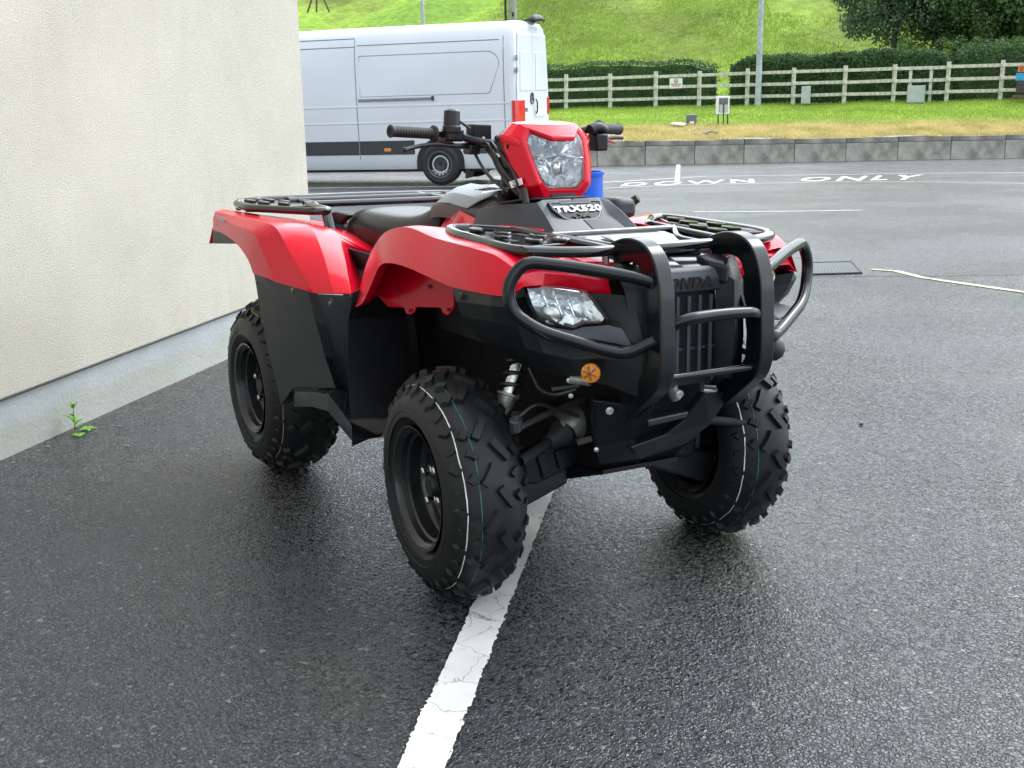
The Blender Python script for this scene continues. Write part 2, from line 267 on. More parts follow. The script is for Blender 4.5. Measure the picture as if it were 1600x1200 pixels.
def grassground(name, cols, scale, streak=(1, 1, 1), fine=9., bumpd=.05):
    m = bpy.data.materials.new(name); m.use_nodes = True; nt = m.node_tree; b = nt.nodes['Principled BSDF']
    t = nt.nodes.new('ShaderNodeTexCoord'); mp = nt.nodes.new('ShaderNodeMapping'); mp.inputs['Scale'].default_value = streak; lk(nt, t.outputs['Object'], mp.inputs['Vector'])
    n = nt.nodes.new('ShaderNodeTexNoise'); n.inputs['Scale'].default_value = scale; n.inputs['Detail'].default_value = 7; n.inputs['Roughness'].default_value = .62; lk(nt, mp.outputs[0], n.inputs['Vector'])
    r = nt.nodes.new('ShaderNodeValToRGB'); el = r.color_ramp.elements
    el[0].position = .36; el[1].position = .64; el[0].color = (*cols[0], 1); el[1].color = (*cols[-1], 1)
    for i, c in enumerate(cols[1:-1]):
        e = el.new(.36+.28*(i+1)/(len(cols)-1)); e.color = (*c, 1)
    lk(nt, n.outputs['Fac'], r.inputs[0])
    f = nt.nodes.new('ShaderNodeTexNoise'); f.inputs['Scale'].default_value = fine; f.inputs['Detail'].default_value = 6; f.inputs['Roughness'].default_value = .75; lk(nt, t.outputs['Object'], f.inputs['Vector'])
    fr = nt.nodes.new('ShaderNodeMapRange'); fr.inputs['From Min'].default_value = .3; fr.inputs['From Max'].default_value = .7; fr.inputs['To Min'].default_value = .6; fr.inputs['To Max'].default_value = 1.35; lk(nt, f.outputs['Fac'], fr.inputs['Value'])
    s = nt.nodes.new('ShaderNodeVectorMath'); s.operation = 'SCALE'; lk(nt, r.outputs[0], s.inputs[0]); lk(nt, fr.outputs[0], s.inputs['Scale']); lk(nt, s.outputs[0], b.inputs['Base Color'])
    b.inputs['Roughness'].default_value = .9; b.inputs['Specular IOR Level'].default_value = .15
    bp = nt.nodes.new('ShaderNodeBump'); bp.inputs['Distance'].default_value = bumpd; lk(nt, f.outputs['Fac'], bp.inputs['Height']); lk(nt, bp.outputs[0], b.inputs['Normal'])
    return m
M['hill'] = grassground('hill_grass', [(.14, .18, .03), (.21, .28, .045), (.26, .40, .05), (.18, .31, .04)], .09, (1, 1, 1.5), 2.2, .18)
M['bank'] = grassground('bank_grass', [(.16, .26, .02), (.25, .38, .03)], .4, (1, 1, 1), 8, .04)
M['tanground'] = grassground('dry_thatch', [(.34, .28, .10), (.52, .43, .18), (.32, .34, .07)], .7, (1, 1, 1), 10, .04)

def lensmat():
    m = bpy.data.materials.new('clear_lens'); m.use_nodes = True; nt = m.node_tree
    for n in list(nt.nodes): nt.nodes.remove(n)
    o = nt.nodes.new('ShaderNodeOutputMaterial'); tr = nt.nodes.new('ShaderNodeBsdfTransparent'); gl = nt.nodes.new('ShaderNodeBsdfGlossy'); gl.inputs['Roughness'].default_value = .04
    tr.inputs['Color'].default_value = (.93, .95, .96, 1)
    fr = nt.nodes.new('ShaderNodeFresnel'); fr.inputs['IOR'].default_value = 1.5
    mxs = nt.nodes.new('ShaderNodeMixShader'); lk(nt, fr.outputs[0], mxs.inputs[0]); lk(nt, tr.outputs[0], mxs.inputs[1]); lk(nt, gl.outputs[0], mxs.inputs[2]); lk(nt, mxs.outputs[0], o.inputs[0])
    return m
M['lens'] = lensmat()
def reflectormat():
    m = bpy.data.materials.new('faceted_reflector'); m.use_nodes = True; nt = m.node_tree; b = nt.nodes['Principled BSDF']
    b.inputs['Metallic'].default_value = .72; b.inputs['Roughness'].default_value = .16; b.inputs['Base Color'].default_value = (.88, .91, .93, 1)
    t = nt.nodes.new('ShaderNodeTexCoord'); v = nt.nodes.new('ShaderNodeTexVoronoi'); v.inputs['Scale'].default_value = 42; v.distance = 'CHEBYCHEV'; lk(nt, t.outputs['Object'], v.inputs['Vector'])
    bp = nt.nodes.new('ShaderNodeBump'); bp.inputs['Distance'].default_value = .005; bp.inputs['Strength'].default_value = .6; lk(nt, v.outputs['Distance'], bp.inputs['Height']); lk(nt, bp.outputs[0], b.inputs['Normal'])
    return m
M['reflector'] = reflectormat()

# ------------------------------------------------------------------ mesh helpers
TH = 0.026
def b2w(p):                       # the sprung body leans slightly on its suspension
    y, z = p[1], p[2]-.5; c, s = math.cos(TH), math.sin(TH)
    return (p[0], c*y+s*z, -s*y+c*z+.5)
WORLD = {}                        # world matrix of each parent
def V(p): return Vector(p)
class MB:
    def __init__(s): s.v = []; s.f = []
    def add(s, vs, fs):
        n = len(s.v); s.v += [tuple(v) for v in vs]; s.f += [tuple(i+n for i in f) for f in fs]; return s
    def box(s, c, d, M3=None):
        vs = [Vector(((i & 1)-.5, ((i >> 1) & 1)-.5, ((i >> 2) & 1)-.5)) for i in range(8)]
        vs = [Vector((v.x*d[0], v.y*d[1], v.z*d[2])) for v in vs]
        if M3 is not None: vs = [M3 @ v for v in vs]
        return s.add([v+Vector(c) for v in vs], [(0, 2, 3, 1), (4, 5, 7, 6), (0, 1, 5, 4), (2, 6, 7, 3), (0, 4, 6, 2), (1, 3, 7, 5)])
    def poly(s, pts, vec):        # closed outline extruded along vec
        n = len(pts); a = [Vector(p) for p in pts]; b = [p+Vector(vec) for p in a]
        return s.add(a+b, [tuple(range(n))[::-1], tuple(range(n, 2*n))]+[(i, (i+1) % n, n+(i+1) % n, n+i) for i in range(n)])
    def loft(s, rows, cu=False, cap=False):   # rows of equal length; cu closes each row into a ring
        m = len(rows[0]); vs = [p for r in rows for p in r]; fs = []
        for i in range(len(rows)-1):
            for j in range(m if cu else m-1):
                k = (j+1) % m; fs.append((i*m+j, i*m+k, (i+1)*m+k, (i+1)*m+j))
        if cap: fs += [tuple(range(m))[::-1], tuple((len(rows)-1)*m+j for j in range(m))]
        return s.add(vs, fs)
    def tube(s, path, r, n=12, fillet=0., cap=True, fs_=5):
        P = [Vector(p) for p in path]
        if fillet:
            Q = [P[0]]
            for a, b, c in zip(P, P[1:], P[2:]):
                d1 = (a-b); d2 = (c-b); f = min(fillet, d1.length*.48, d2.length*.48)
                p1 = b+d1.normalized()*f; p2 = b+d2.normalized()*f
                for k in range(fs_+1):
                    t = k/fs_; Q.append(p1*(1-t)**2+b*2*t*(1-t)+p2*t*t)
            Q.append(P[-1]); P = Q
        P2 = [P[0]]
        for p in P[1:]:
            if (p-P2[-1]).length > 1e-5: P2.append(p)
        P = P2; rows = []; nrm = None
        for i, p in enumerate(P):
            t = ((P[min(i+1, len(P)-1)]-p).normalized()+(p-P[max(i-1, 0)]).normalized()).normalized()
            if nrm is None:
                nrm = t.orthogonal().normalized() if abs(t.z) > .9 else t.cross(Vector((0, 0, 1))).normalized()
            nrm = (nrm-t*nrm.dot(t)).normalized(); bn = t.cross(nrm)
            rr_ = r[i] if isinstance(r, (list, tuple)) and len(r) == len(P) else (r if not isinstance(r, (list, tuple)) else r[0]+(r[-1]-r[0])*i/(len(P)-1))
            rows.append([p+(nrm*math.cos(2*math.pi*k/n)+bn*math.sin(2*math.pi*k/n))*rr_ for k in range(n)])
        return s.loft(rows, True, cap)
    def bar(s, path, w, h, side=(0, 1, 0), fillet=0., fs_=6, chf=.22):   # rectangular section, w along side
        P = [Vector(p) for p in path]
        if fillet:
            Q = [P[0]]
            for a, b, c in zip(P, P[1:], P[2:]):
                d1 = (a-b); d2 = (c-b); f = min(fillet, d1.length*.48, d2.length*.48)
                p1 = b+d1.normalized()*f; p2 = b+d2.normalized()*f
                for k in range(fs_+1):
                    t = k/fs_; Q.append(p1*(1-t)**2+b*2*t*(1-t)+p2*t*t)
            Q.append(P[-1]); P = Q
        rows = []
        for i, p in enumerate(P):
            t = (P[min(i+1, len(P)-1)]-P[max(i-1, 0)]).normalized(); sd_ = Vector(side); sd_ = (sd_-t*sd_.dot(t)).normalized(); nn = t.cross(sd_)
            rows.append([p+sd_*w/2*a+nn*h/2*b for a, b in ((1, 1-chf), (1-chf, 1), (-(1-chf), 1), (-1, 1-chf), (-1, -(1-chf)), (-(1-chf), -1), (1-chf, -1), (1, -(1-chf)))])
        return s.loft(rows, True, True)
    def lathe(s, prof, c, ax, n=48, closed=False, arc=None):   # prof: (offset along axis, radius)
        ax = Vector(ax).normalized(); e1 = ax.cross(Vector((0, 0, 1))); e1 = Vector((1, 0, 0)) if e1.length < 1e-3 else e1.normalized(); e2 = e1.cross(ax); c = Vector(c)
        rows = [[c+ax*o+(e1*math.cos(2*math.pi*k/n)+e2*math.sin(2*math.pi*k/n))*max(r, 1e-5) for k in range(n)] for o, r in prof]
        if closed: rows.append(rows[0])
        return s.loft(rows, True, False)
    def mir(s): return mirror(s)
    def xf(s, Mx): s.v = [tuple(Mx @ Vector(v)) for v in s.v]; return s
    def build(s, name, mat, parent=None, body=False, smooth=True, bevel=0., sub=0, solid=0., crease=None, ang=38, off=-1, segs=2, bang=25):
        vs = [b2w(v) for v in s.v] if body else s.v
        me = bpy.data.meshes.new(name); me.from_pydata([tuple(v) for v in vs], [], s.f); me.validate(); me.update()
        o = bpy.data.objects.new(name, me); scene.collection.objects.link(o); me.materials.append(M[mat] if isinstance(mat, str) else mat)
        cen = sum((Vector(v) for v in vs), Vector())/max(len(vs), 1)
        me.transform(Matrix.Translation(-cen)); mw = Matrix.Translation(cen)
        if parent is not None:
            o.parent = parent; o.matrix_parent_inverse = WORLD[parent.name].inverted()
        o.matrix_basis = mw; WORLD[o.name] = mw
        if crease:
            at_ = me.attributes.new('crease_edge', 'FLOAT', 'EDGE')
            for i, e in enumerate(me.edges):
                at_.data[i].value = crease(e.vertices[0], e.vertices[1])
        if smooth: me.shade_smooth()
        if smooth and not sub: me.set_sharp_from_angle(angle=R(ang))
        if solid: q = o.modifiers.new('thick', 'SOLIDIFY'); q.thickness = solid; q.offset = off
        if bevel: q = o.modifiers.new('bevel', 'BEVEL'); q.width = bevel; q.segments = segs; q.limit_method = 'ANGLE'; q.angle_limit = R(bang); q.harden_normals = False
        if sub: q = o.modifiers.new('sub', 'SUBSURF'); q.levels = sub; q.render_levels = sub
        return o
def spl(rows, n=5):
    out = []
    for r in rows:
        P = [Vector(p) for p in r]; Q = []
        for i in range(len(P)-1):
            a, b, c, d = P[max(i-1, 0)], P[i], P[i+1], P[min(i+2, len(P)-1)]
            if i == 0: a = b*2-c
            if i == len(P)-2: d = c*2-b
            for k in range(n):
                t = k/n; Q.append(tuple(.5*((2*b)+(c-a)*t+(2*a-5*b+4*c-d)*t*t+(3*b-a-3*c+d)*t**3)))
        Q.append(tuple(P[-1])); out.append(Q)
    return out
def mirror(mb):
    m = MB(); m.v = [(v[0], -v[1], v[2]) for v in mb.v]; m.f = [tuple(reversed(f)) for f in mb.f]; return m
def empty(name, loc, label, cat, group=None, rz=0.):
    o = bpy.data.objects.new(name, None); scene.collection.objects.link(o); o.empty_display_size = .2
    o.location = loc; o.rotation_euler = (0, 0, rz); WORLD[o.name] = Matrix.Translation(Vector(loc)) @ Matrix.Rotation(rz, 4, 'Z')
    tag(o, label, cat, group); return o
def tag(o, label=None, cat=None, group=None, kind=None):
    if label: o['label'] = label
    if cat: o['category'] = cat
    if group: o['group'] = group
    if kind: o['kind'] = kind
    return o
def struct(o): o['kind'] = 'structure'; return o
def textmb(s, size=1., ext=.1, offset=0., shear=0., spacing=1., align='CENTER'):
    cu = bpy.data.curves.new('t', 'FONT'); cu.body = s; cu.size = size; cu.extrude = ext; cu.offset = offset; cu.shear = shear; cu.space_character = spacing; cu.align_x = align; cu.resolution_u = 3
    o = bpy.data.objects.new('t', cu); scene.collection.objects.link(o); dg = bpy.context.evaluated_depsgraph_get()
    me = bpy.data.meshes.new_from_object(o.evaluated_get(dg)); mb = MB()
    mb.v = [tuple(v.co) for v in me.vertices]; mb.f = [tuple(p.vertices) for p in me.polygons]
    bpy.data.objects.remove(o); bpy.data.meshes.remove(me); bpy.data.curves.remove(cu)
    return mb
def frame(o, ex, ey):             # matrix from text plane to a plane in space
    ex = Vector(ex).normalized(); ey = Vector(ey); ey = (ey-ex*ey.dot(ex)).normalized(); ez = ex.cross(ey); o = Vector(o)
    return Matrix(((ex.x, ey.x, ez.x, o.x), (ex.y, ey.y, ez.y, o.y), (ex.z, ey.z, ez.z, o.z), (0, 0, 0, 1)))
def lerp(a, b, t): return tuple(x+(y-x)*t for x, y in zip(a, b))

# ------------------------------------------------------------------ ground, bank and hill
def tz(x, y):
    t = (x-CAM[0])*H.x+(y-CAM[1])*H.y-8; return -.033*(math.sqrt(t*t+1)+t)/2
def gp(s, l):                      # ground point s metres ahead of the camera, l to the right
    x, y = CAM[0]+H.x*s+RR.x*l, CAM[1]+H.y*s+RR.y*l; return (x, y, tz(x, y))
rows = []
ss = [-300, -60, -20, -6, 0, 2, 4, 5, 6, 7, 7.5, 8, 8.5, 9, 10, 12, 15, 18, 22, 26, 30, 34, 40, 80, 400]
ls = [-300, -80, -40, -20, -10, -5, 0, 5, 10, 20, 40, 80, 300]
g = MB().loft([[gp(s, l) for l in ls] for s in ss]); g.f = [tuple(reversed(f)) for f in g.f]
struct(g.build('asphalt_ground', 'asphalt', ang=180))

KB1, KB2 = V((-21.0555,14.8310,-0.6884)), V((-16.8200,24.2039,-0.7220)); F1, F2 = V((-21.5887,29.2099,0.5233)), V((-31.9524,22.2616,0.3303))
KH = .56
ku = (KB2-KB1); ku.z = 0; kl = ku.length; ku.normalize(); kn = Vector((-ku.y, ku.x, 0)); kn = kn if kn.dot(F1-KB1) > 0 else -kn
fu = (F2-F1); fu.z = 0; fl_ = fu.length; fu.normalize()
fnn = Vector((-fu.y, fu.x, 0)); fnn = fnn if fnn.dot(F1-KB1) > 0 else -fnn      # away from the road
def wallpt(t, dz=0.): return KB1+(KB2-KB1)*t+Vector((0, 0, dz))
def fencept(t): return F2+(F1-F2)*t
def bankpt(t, w):                  # t along, w from the wall top (0) to the fence (1)
    return wallpt(t, KH)*(1-w)+fencept(t)*w
rnd = random.Random(3)
def bump(p, a): return math.sin(p.x*1.7+p.y*.9)*a+math.sin(p.x*.7-p.y*2.3)*a*.7
ts = [-1.6+.05*i for i in range(97)]
def strip(w0, w1, n, dz=0.): return [[tuple(bankpt(t, w0+(w1-w0)*k/n)+Vector((0, 0, bump(bankpt(t, w0+(w1-w0)*k/n), .02)+dz))) for k in range(n+1)] for t in ts]
WB = .34
struct(MB().loft(strip(0, WB, 6)).build('dry_grass_verge', 'tanground', ang=180))
struct(MB().loft(strip(WB, 1.0, 8)).build('lawn_verge', 'bank', ang=180))
# hill beyond the fence
def hillz(d, t):
    base = fencept(max(min(t, 2.2), -1.2)).z
    if d < 2: return base
    return base+(d-2)*.10*min(1, (d-2)/6)+8.0*math.tanh(max(0, d-8)*.30/8.0)+.35*math.sin(d*.21+t*3.1)*min(1, d/10)+.25*math.sin(t*9+d*.5)*min(1, d/12)
ds = [0, 1, 2, 3, 4, 6, 8, 10, 13, 16, 20, 24, 28, 33, 38, 44, 50, 58, 66, 76, 90, 110, 140]
th = [-4+.12*i for i in range(78)]
def hp(t, d):
    p = F2+(F1-F2)*t+fnn*d; return (p.x, p.y, hillz(d, t))
struct(MB().loft([[hp(t, d) for d in ds] for t in th]).build('hill', 'hill', ang=180))

def blades(name, mat, pts, h0, h1, w, lean=.4, label=None, cat='grass'):
    n = len(pts); P = np.array(pts); a = RNG.uniform(0, 2*np.pi, n); hh = RNG.uniform(h0, h1, n)
    d = np.stack([np.cos(a), np.sin(a), np.zeros(n)], 1); wv = RNG.uniform(.6, 1.3, n)[:, None]*w
    tip = P+np.stack([RNG.normal(0, lean, n)*hh, RNG.normal(0, lean, n)*hh, hh], 1)
    vs = np.empty((n*3, 3)); vs[0::3] = P-d*wv/2-np.array([0, 0, .01]); vs[1::3] = P+d*wv/2-np.array([0, 0, .01]); vs[2::3] = tip
    return fastmesh(name, mat, vs, np.arange(n*3).reshape(n, 3))
def fastmesh(name, mat, vs, fs):
    me = bpy.data.meshes.new(name); k = fs.shape[1]
    me.vertices.add(len(vs)); me.vertices.foreach_set('co', np.ascontiguousarray(vs, dtype=np.float32).ravel())
    me.loops.add(fs.size); me.loops.foreach_set('vertex_index', np.ascontiguousarray(fs, dtype=np.int32).ravel())
    me.polygons.add(len(fs)); me.polygons.foreach_set('loop_start', np.arange(0, fs.size, k, dtype=np.int32)); me.update(); me.validate()
    o = bpy.data.objects.new(name, me); scene.collection.objects.link(o); me.materials.append(M[mat]); WORLD[o.name] = Matrix(); return o
pts = []
for i in range(52000):
    t = RNG.uniform(-.35, 1.35); w = RNG.uniform(WB-.02, 1.05); p = bankpt(t, w); pts.append((p.x, p.y, p.z+bump(p, .02)))
tag(blades('lawn_grass', 'lawn', pts, .03, .07, .02), 'short bright green mown grass below the post and rail fence', 'grass', kind='stuff')
pts = []
for i in range(42000):
    t = RNG.uniform(-.35, 1.35); w = abs(RNG.normal(0, .17)) if RNG.random() < .35 else RNG.uniform(0, WB+.03); p = bankpt(t, min(w, .42)); pts.append((p.x, p.y, p.z+bump(p, .02)))
tag(blades('dry_grass', 'tan', pts, .04, .13, .02, .7), 'straw coloured dry grass along the top of the concrete wall', 'grass', kind='stuff')
pts = []
for i in range(90000):
    t = RNG.uniform(-1.1, 1.5); d = RNG.uniform(2.5, 34)**1.0; p = hp(t, d); pts.append(p)
tag(blades('meadow_grass', 'hillgrass', pts, .05, .20, .055, .5), 'long rough meadow grass covering the hillside', 'grass', kind='stuff')

# ------------------------------------------------------------------ road markings
def mark(name, px, mat, w0=None, dz=.004, label=None):
    m = MB()
    m.loft([[tuple(V(a)+V((0, 0, dz))), tuple(V(b)+V((0, 0, dz)))] for a, b in px]); 
    o = m.build(name, mat, smooth=False); n = o.data.polygons[0].normal
    if n.z < 0: o.data.flip_normals()
    return struct(o)
def line3(pts, w, name, mat, dz=.004):
    P = [V(p) for p in pts]; rows = []
    Q = []
    for a, b in zip(P, P[1:]):
        n = max(1, int((b-a).length/.5)); Q += [a+(b-a)*k/n for k in range(n)]
    Q.append(P[-1])
    for i, p in enumerate(Q):
        t = Q[min(i+1, len(Q)-1)]-Q[max(i-1, 0)]; s = Vector((-t.y, t.x, 0)).normalized()*w/2
        rows.append((( p.x+s.x, p.y+s.y, tz(p.x+s.x, p.y+s.y)), (p.x-s.x, p.y-s.y, tz(p.x-s.x, p.y-s.y))))
    return mark(name, rows, mat, dz=dz)
# bay line under the quad with ragged edges
L0, L1 = V((0.7173,-0.9309,0.0000)), V((0.1275,-0.4566,0.0000)); Rr0, Rr1 = V((0.7647,-0.8537,0.0000)), V((-0.6155,0.2914,0.0000))
dirl = (Rr1-Rr0).normalized(); nl = Vector((-dirl.y, dirl.x, 0)); nl = nl if nl.dot(L0-Rr0) > 0 else -nl
wd = (L1-Rr0).dot(nl)*.5+(L0-Rr0).dot(nl)*.5
rows = []; rj = random.Random(5); jl = jr = 0
for i in range(900):
    s = -1.6+i*.0062
    if rj.random() < .5: jl = rj.gauss(0, .0022)
    if rj.random() < .5: jr = rj.gauss(0, .0022)
    p = Rr0+dirl*s; rows.append((tuple(p+nl*(wd+jl+.002*math.sin(s*9))), tuple(p+nl*(jr))))
mark('bay_line', rows, 'line', dz=.004)
mark('short_bar_marking', [((-14.1240,11.2600,-0.4316), (-14.0581,11.3214,-0.4307)), ((-20.1646,16.0025,-0.6822), (-20.0900,16.0589,-0.6810))], 'linefar')
line3([(-16.8429,5.3793,-0.4123), (-15.3101,7.8366,-0.4090), (-14.5892,9.9393,-0.4231), (-15.0329,12.6572,-0.4806), (-13.2324,15.7749,-0.4806), (-11.7890,17.5310,-0.4683), (-10.9728,18.2249,-0.4564)], .10, 'white_road_line', 'linefar')
line3([(-15.3769,4.8359,-0.3615), (-13.9044,6.9346,-0.3541), (-13.1207,8.9416,-0.3648), (-13.0106,10.6080,-0.3891), (-11.9492,12.8579,-0.3959), (-10.8477,13.8925,-0.3815), (-9.5023,14.4981,-0.3531), (-8.5331,14.6763,-0.3284)], .09, 'yellow_road_line', 'yellow')
line3([(-8.3123,7.0236,-0.1963), (-7.7843,7.6965,-0.1924), (-7.2314,8.6178,-0.1918)], .07, 'thin_white_line', 'linefar')
line3([(-3.3379,4.6597,-0.0248), (-3.1794,4.7315,-0.0225), (-2.8625,4.6300,-0.0164), (-2.6484,4.6302,-0.0136), (-2.0843,4.6635,-0.0088), (-1.6690,4.6989,-0.0068)], .06, 'worn_yellow_line', 'wornline')
# words on the road, read from this side
def roadtext(s, a, b, c, d):       # a,b baseline ends; d,c top ends
    tm = textmb(s, 1., 0, .02, 0, 1.25, 'LEFT'); xs = [v[0] for v in tm.v]; ys = [v[1] for v in tm.v]; x0, x1, y0, y1 = min(xs), max(xs), min(ys), max(ys)
    vs = []
    for v in tm.v:
        u = (v[0]-x0)/(x1-x0); w = (v[1]-y0)/(y1-y0); p = V(a)*(1-u)*(1-w)+V(b)*u*(1-w)+V(c)*u*w+V(d)*(1-u)*w
        vs.append((p.x, p.y, tz(p.x, p.y)+.004))
    tm.v = vs; o = tm.build('road_lettering', 'linefar', smooth=False)
    if o.data.polygons[0].normal.z < 0: o.data.flip_normals()
    return struct(o)
roadtext('DOWN', (-13.3952,9.5688,-0.3829), (-12.7105,11.8594,-0.4011), (-13.7258,12.6975,-0.4439), (-14.2220,10.2871,-0.4184))
roadtext('ONLY', (-12.4257,12.5529,-0.4044), (-11.4749,14.3032,-0.4061), (-12.5990,15.8091,-0.4630), (-13.4143,13.6116,-0.4501))
# tar joint
line3([(-3.4997,3.8304,-0.0190), (-3.1294,4.3655,-0.0181), (-2.7740,4.9064,-0.0174), (-2.5647,5.2985,-0.0177), (-2.3052,5.7599,-0.0178)], .014, 'tar_joint', 'cable', .003)
# drain grate
gr = empty('drain_grate', (-3.5133,4.5107,-0.0266), 'grey slotted drain cover set flush in the asphalt behind the bull bar', 'drain')
ga, gb, gc, gd = V((-3.8576,4.5432,-0.0346)), V((-3.7083,4.8380,-0.0351)), V((-3.2394,4.4556,-0.0207)), V((-3.3984,4.1026,-0.0200))
m = MB().poly([p+V((0, 0, -.02)) for p in (ga, gb, gc, gd)], (0, 0, .022)); m.build('pit', 'frame', gr, smooth=False)
m = MB()
for k in range(15):
    t = (k+.5)/15; a = ga*(1-t)+gb*t; b = gd*(1-t)+gc*t; m.bar([a+V((0, 0, .004)), b+V((0, 0, .004))], .022, .006, (ku.x, ku.y, 0))
m.build('grille', 'vanblack', gr)
m = MB()
for a, b in ((ga, gb), (gb, gc), (gc, gd), (gd, ga)): m.tube([a+V((0, 0, .005)), b+V((0, 0, .005))], .008, 6)
m.build('frame', 'ink', gr)
# ------------------------------------------------------------------ building
wa, wb = V((-1.8682,-1.3352,0.0000)), V((-2.6201,-0.5544,0.0000)); wd_ = (wb-wa).normalized(); wnr = Vector((-wd_.y, wd_.x, 0)); wnr = wnr if wnr.dot(V(CAM)-wa) > 0 else -wnr
corner = wa+wd_*((V((-3.745, .612, 0))-wa).dot(wd_)); start = wa-wd_*9
bd = empty('building', (corner.x, corner.y, 0), 'cream rendered building with a grey painted plinth at the left', 'building')
def slab(a, b, n, z0, z1, off, dep): return [a+n*off+V((0, 0, z0)), b+n*off+V((0, 0, z0)), b+n*off+V((0, 0, z1)), a+n*off+V((0, 0, z1))], -n*dep
MB().poly([start+V((0, 0, .222)), corner+V((0, 0, .222)), corner-wnr*8+V((0, 0, .222)), start-wnr*8+V((0, 0, .222))], (0, 0, 5.6)).build('wall', 'render', bd, smooth=False, bevel=.006)
o_ = .004
MB().poly([start-wnr*.012+V((0, 0, -.15)), corner-wnr*.012-wd_*.012+V((0, 0, -.15)), corner-wnr*8+V((0, 0, -.15)), start-wnr*8+V((0, 0, -.15))], (0, 0, .370)).build('plinth', 'plinth', bd, smooth=False)
MB().bar([start+wnr*.002+V((0, 0, .219)), corner+wnr*.002+V((0, 0, .219))], .004, .004).build('overhang_shadow', 'frame', bd)  # black strip painting the shadow under the render overhang
MB().poly([start+wnr*.3-wd_*.3+V((0, 0, 5.83)), corner+wnr*.3+wd_*.3+V((0, 0, 5.83)), corner-wnr*8+wd_*.3+V((0, 0, 5.83)), start-wnr*8+V((0, 0, 5.83))], (0, 0, .25)).build('roof', 'greyplas', bd, smooth=False)
# weed at the foot of the plinth
wp = V((-2.1082,-1.0252,0.0000))
wd0 = empty('weed', tuple(wp), 'small bright green weed growing at the foot of the grey plinth', 'plant')
def leaf(m, base, dirv, L, wdt, curl=.3, lob=3):
    dirv = V(dirv).normalized(); s = dirv.cross(V((0, 0, 1))).normalized(); rows = []
    for k in range(lob*2+1):
        t = k/(lob*2); w = wdt*math.sin(math.pi*(.12+.86*t))*(1.0 if k % 2 else .62); p = V(base)+dirv*L*t+V((0, 0, -curl*L*t*t))
        rows.append((tuple(p-s*w), tuple(p+V((0, 0, -.1*w))), tuple(p+s*w)))
    m.loft(rows)
m = MB(); rw = random.Random(4)
for k in range(7):
    a = k*.95; z = .015+.009*k; leaf(m, wp+V((0, 0, z)), (math.cos(a), math.sin(a), .75), .045+.01*rw.random(), .011, .25)
for k in range(5): leaf(m, wp+wd_*.05+wnr*.02+V((0, 0, .004)), (math.cos(k*1.25), math.sin(k*1.25), .4), .04, .014, .4)
for k in range(3): leaf(m, wp-wd_*.03+wnr*.035+V((0, 0, .004)), (math.cos(k*2.1), math.sin(k*2.1), .2), .03, .017, .2, 1)
m.build('leaves', 'weed', wd0, solid=.0006)
MB().tube([wp, wp+V((0, 0, .08)), wp+V((.005, .004, .105))], [.003, .0012], 6).build('stem', 'weed', wd0)
m = MB()
for k in range(4): leaf(m, wp+V((0, 0, .10)), (math.cos(k*1.6), math.sin(k*1.6), 1.3), .035, .008, .1)
m.build('top_leaves', 'weed', wd0, solid=.0006)
# grit and pebbles near the wall and across the tarmac
def pebble(loc, r, mat, label, grp):
    m = MB(); rows = []
    for i in range(5):
        t = math.pi*(i/4); rows.append([(loc[0]+r*math.sin(t)*math.cos(a)*(1+.25*rnd.random()), loc[1]+r*math.sin(t)*math.sin(a)*(1+.25*rnd.random()), loc[2]+r*.35+r*.5*math.cos(t)) for a in [k*math.pi/3 for k in range(6)]])
    o = m.loft(rows, True).build('pebble', mat, smooth=True, ang=60); tag(o, label, 'stone', grp)
pebble((-0.5139,1.6218,0.0000), .009, 'dark', 'small black stone lying alone on the wet tarmac at the right', None)
for q in ((-2.2469,-0.8164,0.0000), (-2.1047,-0.8556,0.0000), (-1.8090,-0.8901,0.0000), (-1.9280,-1.1928,0.0000), (-1.9685,-1.1518,0.0000), (-1.9753,-1.1019,0.0000), (-2.2950,-0.6922,0.0000), (-1.8300,-1.2967,0.0000)):
    pebble(q, .0035+.0035*rnd.random(), 'stone', 'pale chip of stone lying on the tarmac by the plinth', 'stone chips along the plinth')
# ------------------------------------------------------------------ concrete wall
rwl = empty('retaining_wall', tuple(KB1), 'low stained concrete wall along the far edge of the road', 'wall')
jl_ = [(-21.2279,14.4495,-0.6718), (-20.7479,15.5118,-0.6817), (-20.2510,16.6115,-0.6924), (-19.7501,17.7198,-0.6879), (-19.2340,18.8619,-0.6839), (-18.7026,20.0379,-0.6958), (-18.1618,21.2346,-0.7081), (-17.6060,22.4645,-0.7209), (-17.0315,23.7360,-0.7346)]
us = [(V(p)-KB1).dot(ku) for p in jl_]; du = (us[-1]-us[0])/(len(us)-1)
us = [us[0]-du*k for k in range(14, 0, -1)]+us+[us[-1]+du*k for k in range(1, 10)]
def wz(u): return KB1.z+(KB2.z-KB1.z)*u/kl
for a, b in zip(us, us[1:]):
    a2, b2 = a+.007, b-.007; jo = kn*rnd.uniform(-.012, .012); q = [KB1+ku*a2+jo, KB1+ku*b2+jo]; q = [V((q[0].x, q[0].y, wz(a)-.3+rnd.uniform(-.008, .010))), V((q[1].x, q[1].y, wz(b)-.3+rnd.uniform(-.008, .010)))]
    MB().poly([q[0], q[1], q[1]+V((0, 0, KH+.28-.10)), q[0]+V((0, 0, KH+.28-.10))], kn*.18).build('wall_panel', 'kerbconc', rwl, smooth=False, bevel=.01)
    MB().poly([V((p.x, p.y, p.z+KH+.18))-kn*.012 for p in q]+[V((p.x, p.y, p.z+KH+.30))-kn*.004 for p in q[::-1]], kn*.2).build('coping', 'coping', rwl, smooth=False, bevel=.012)
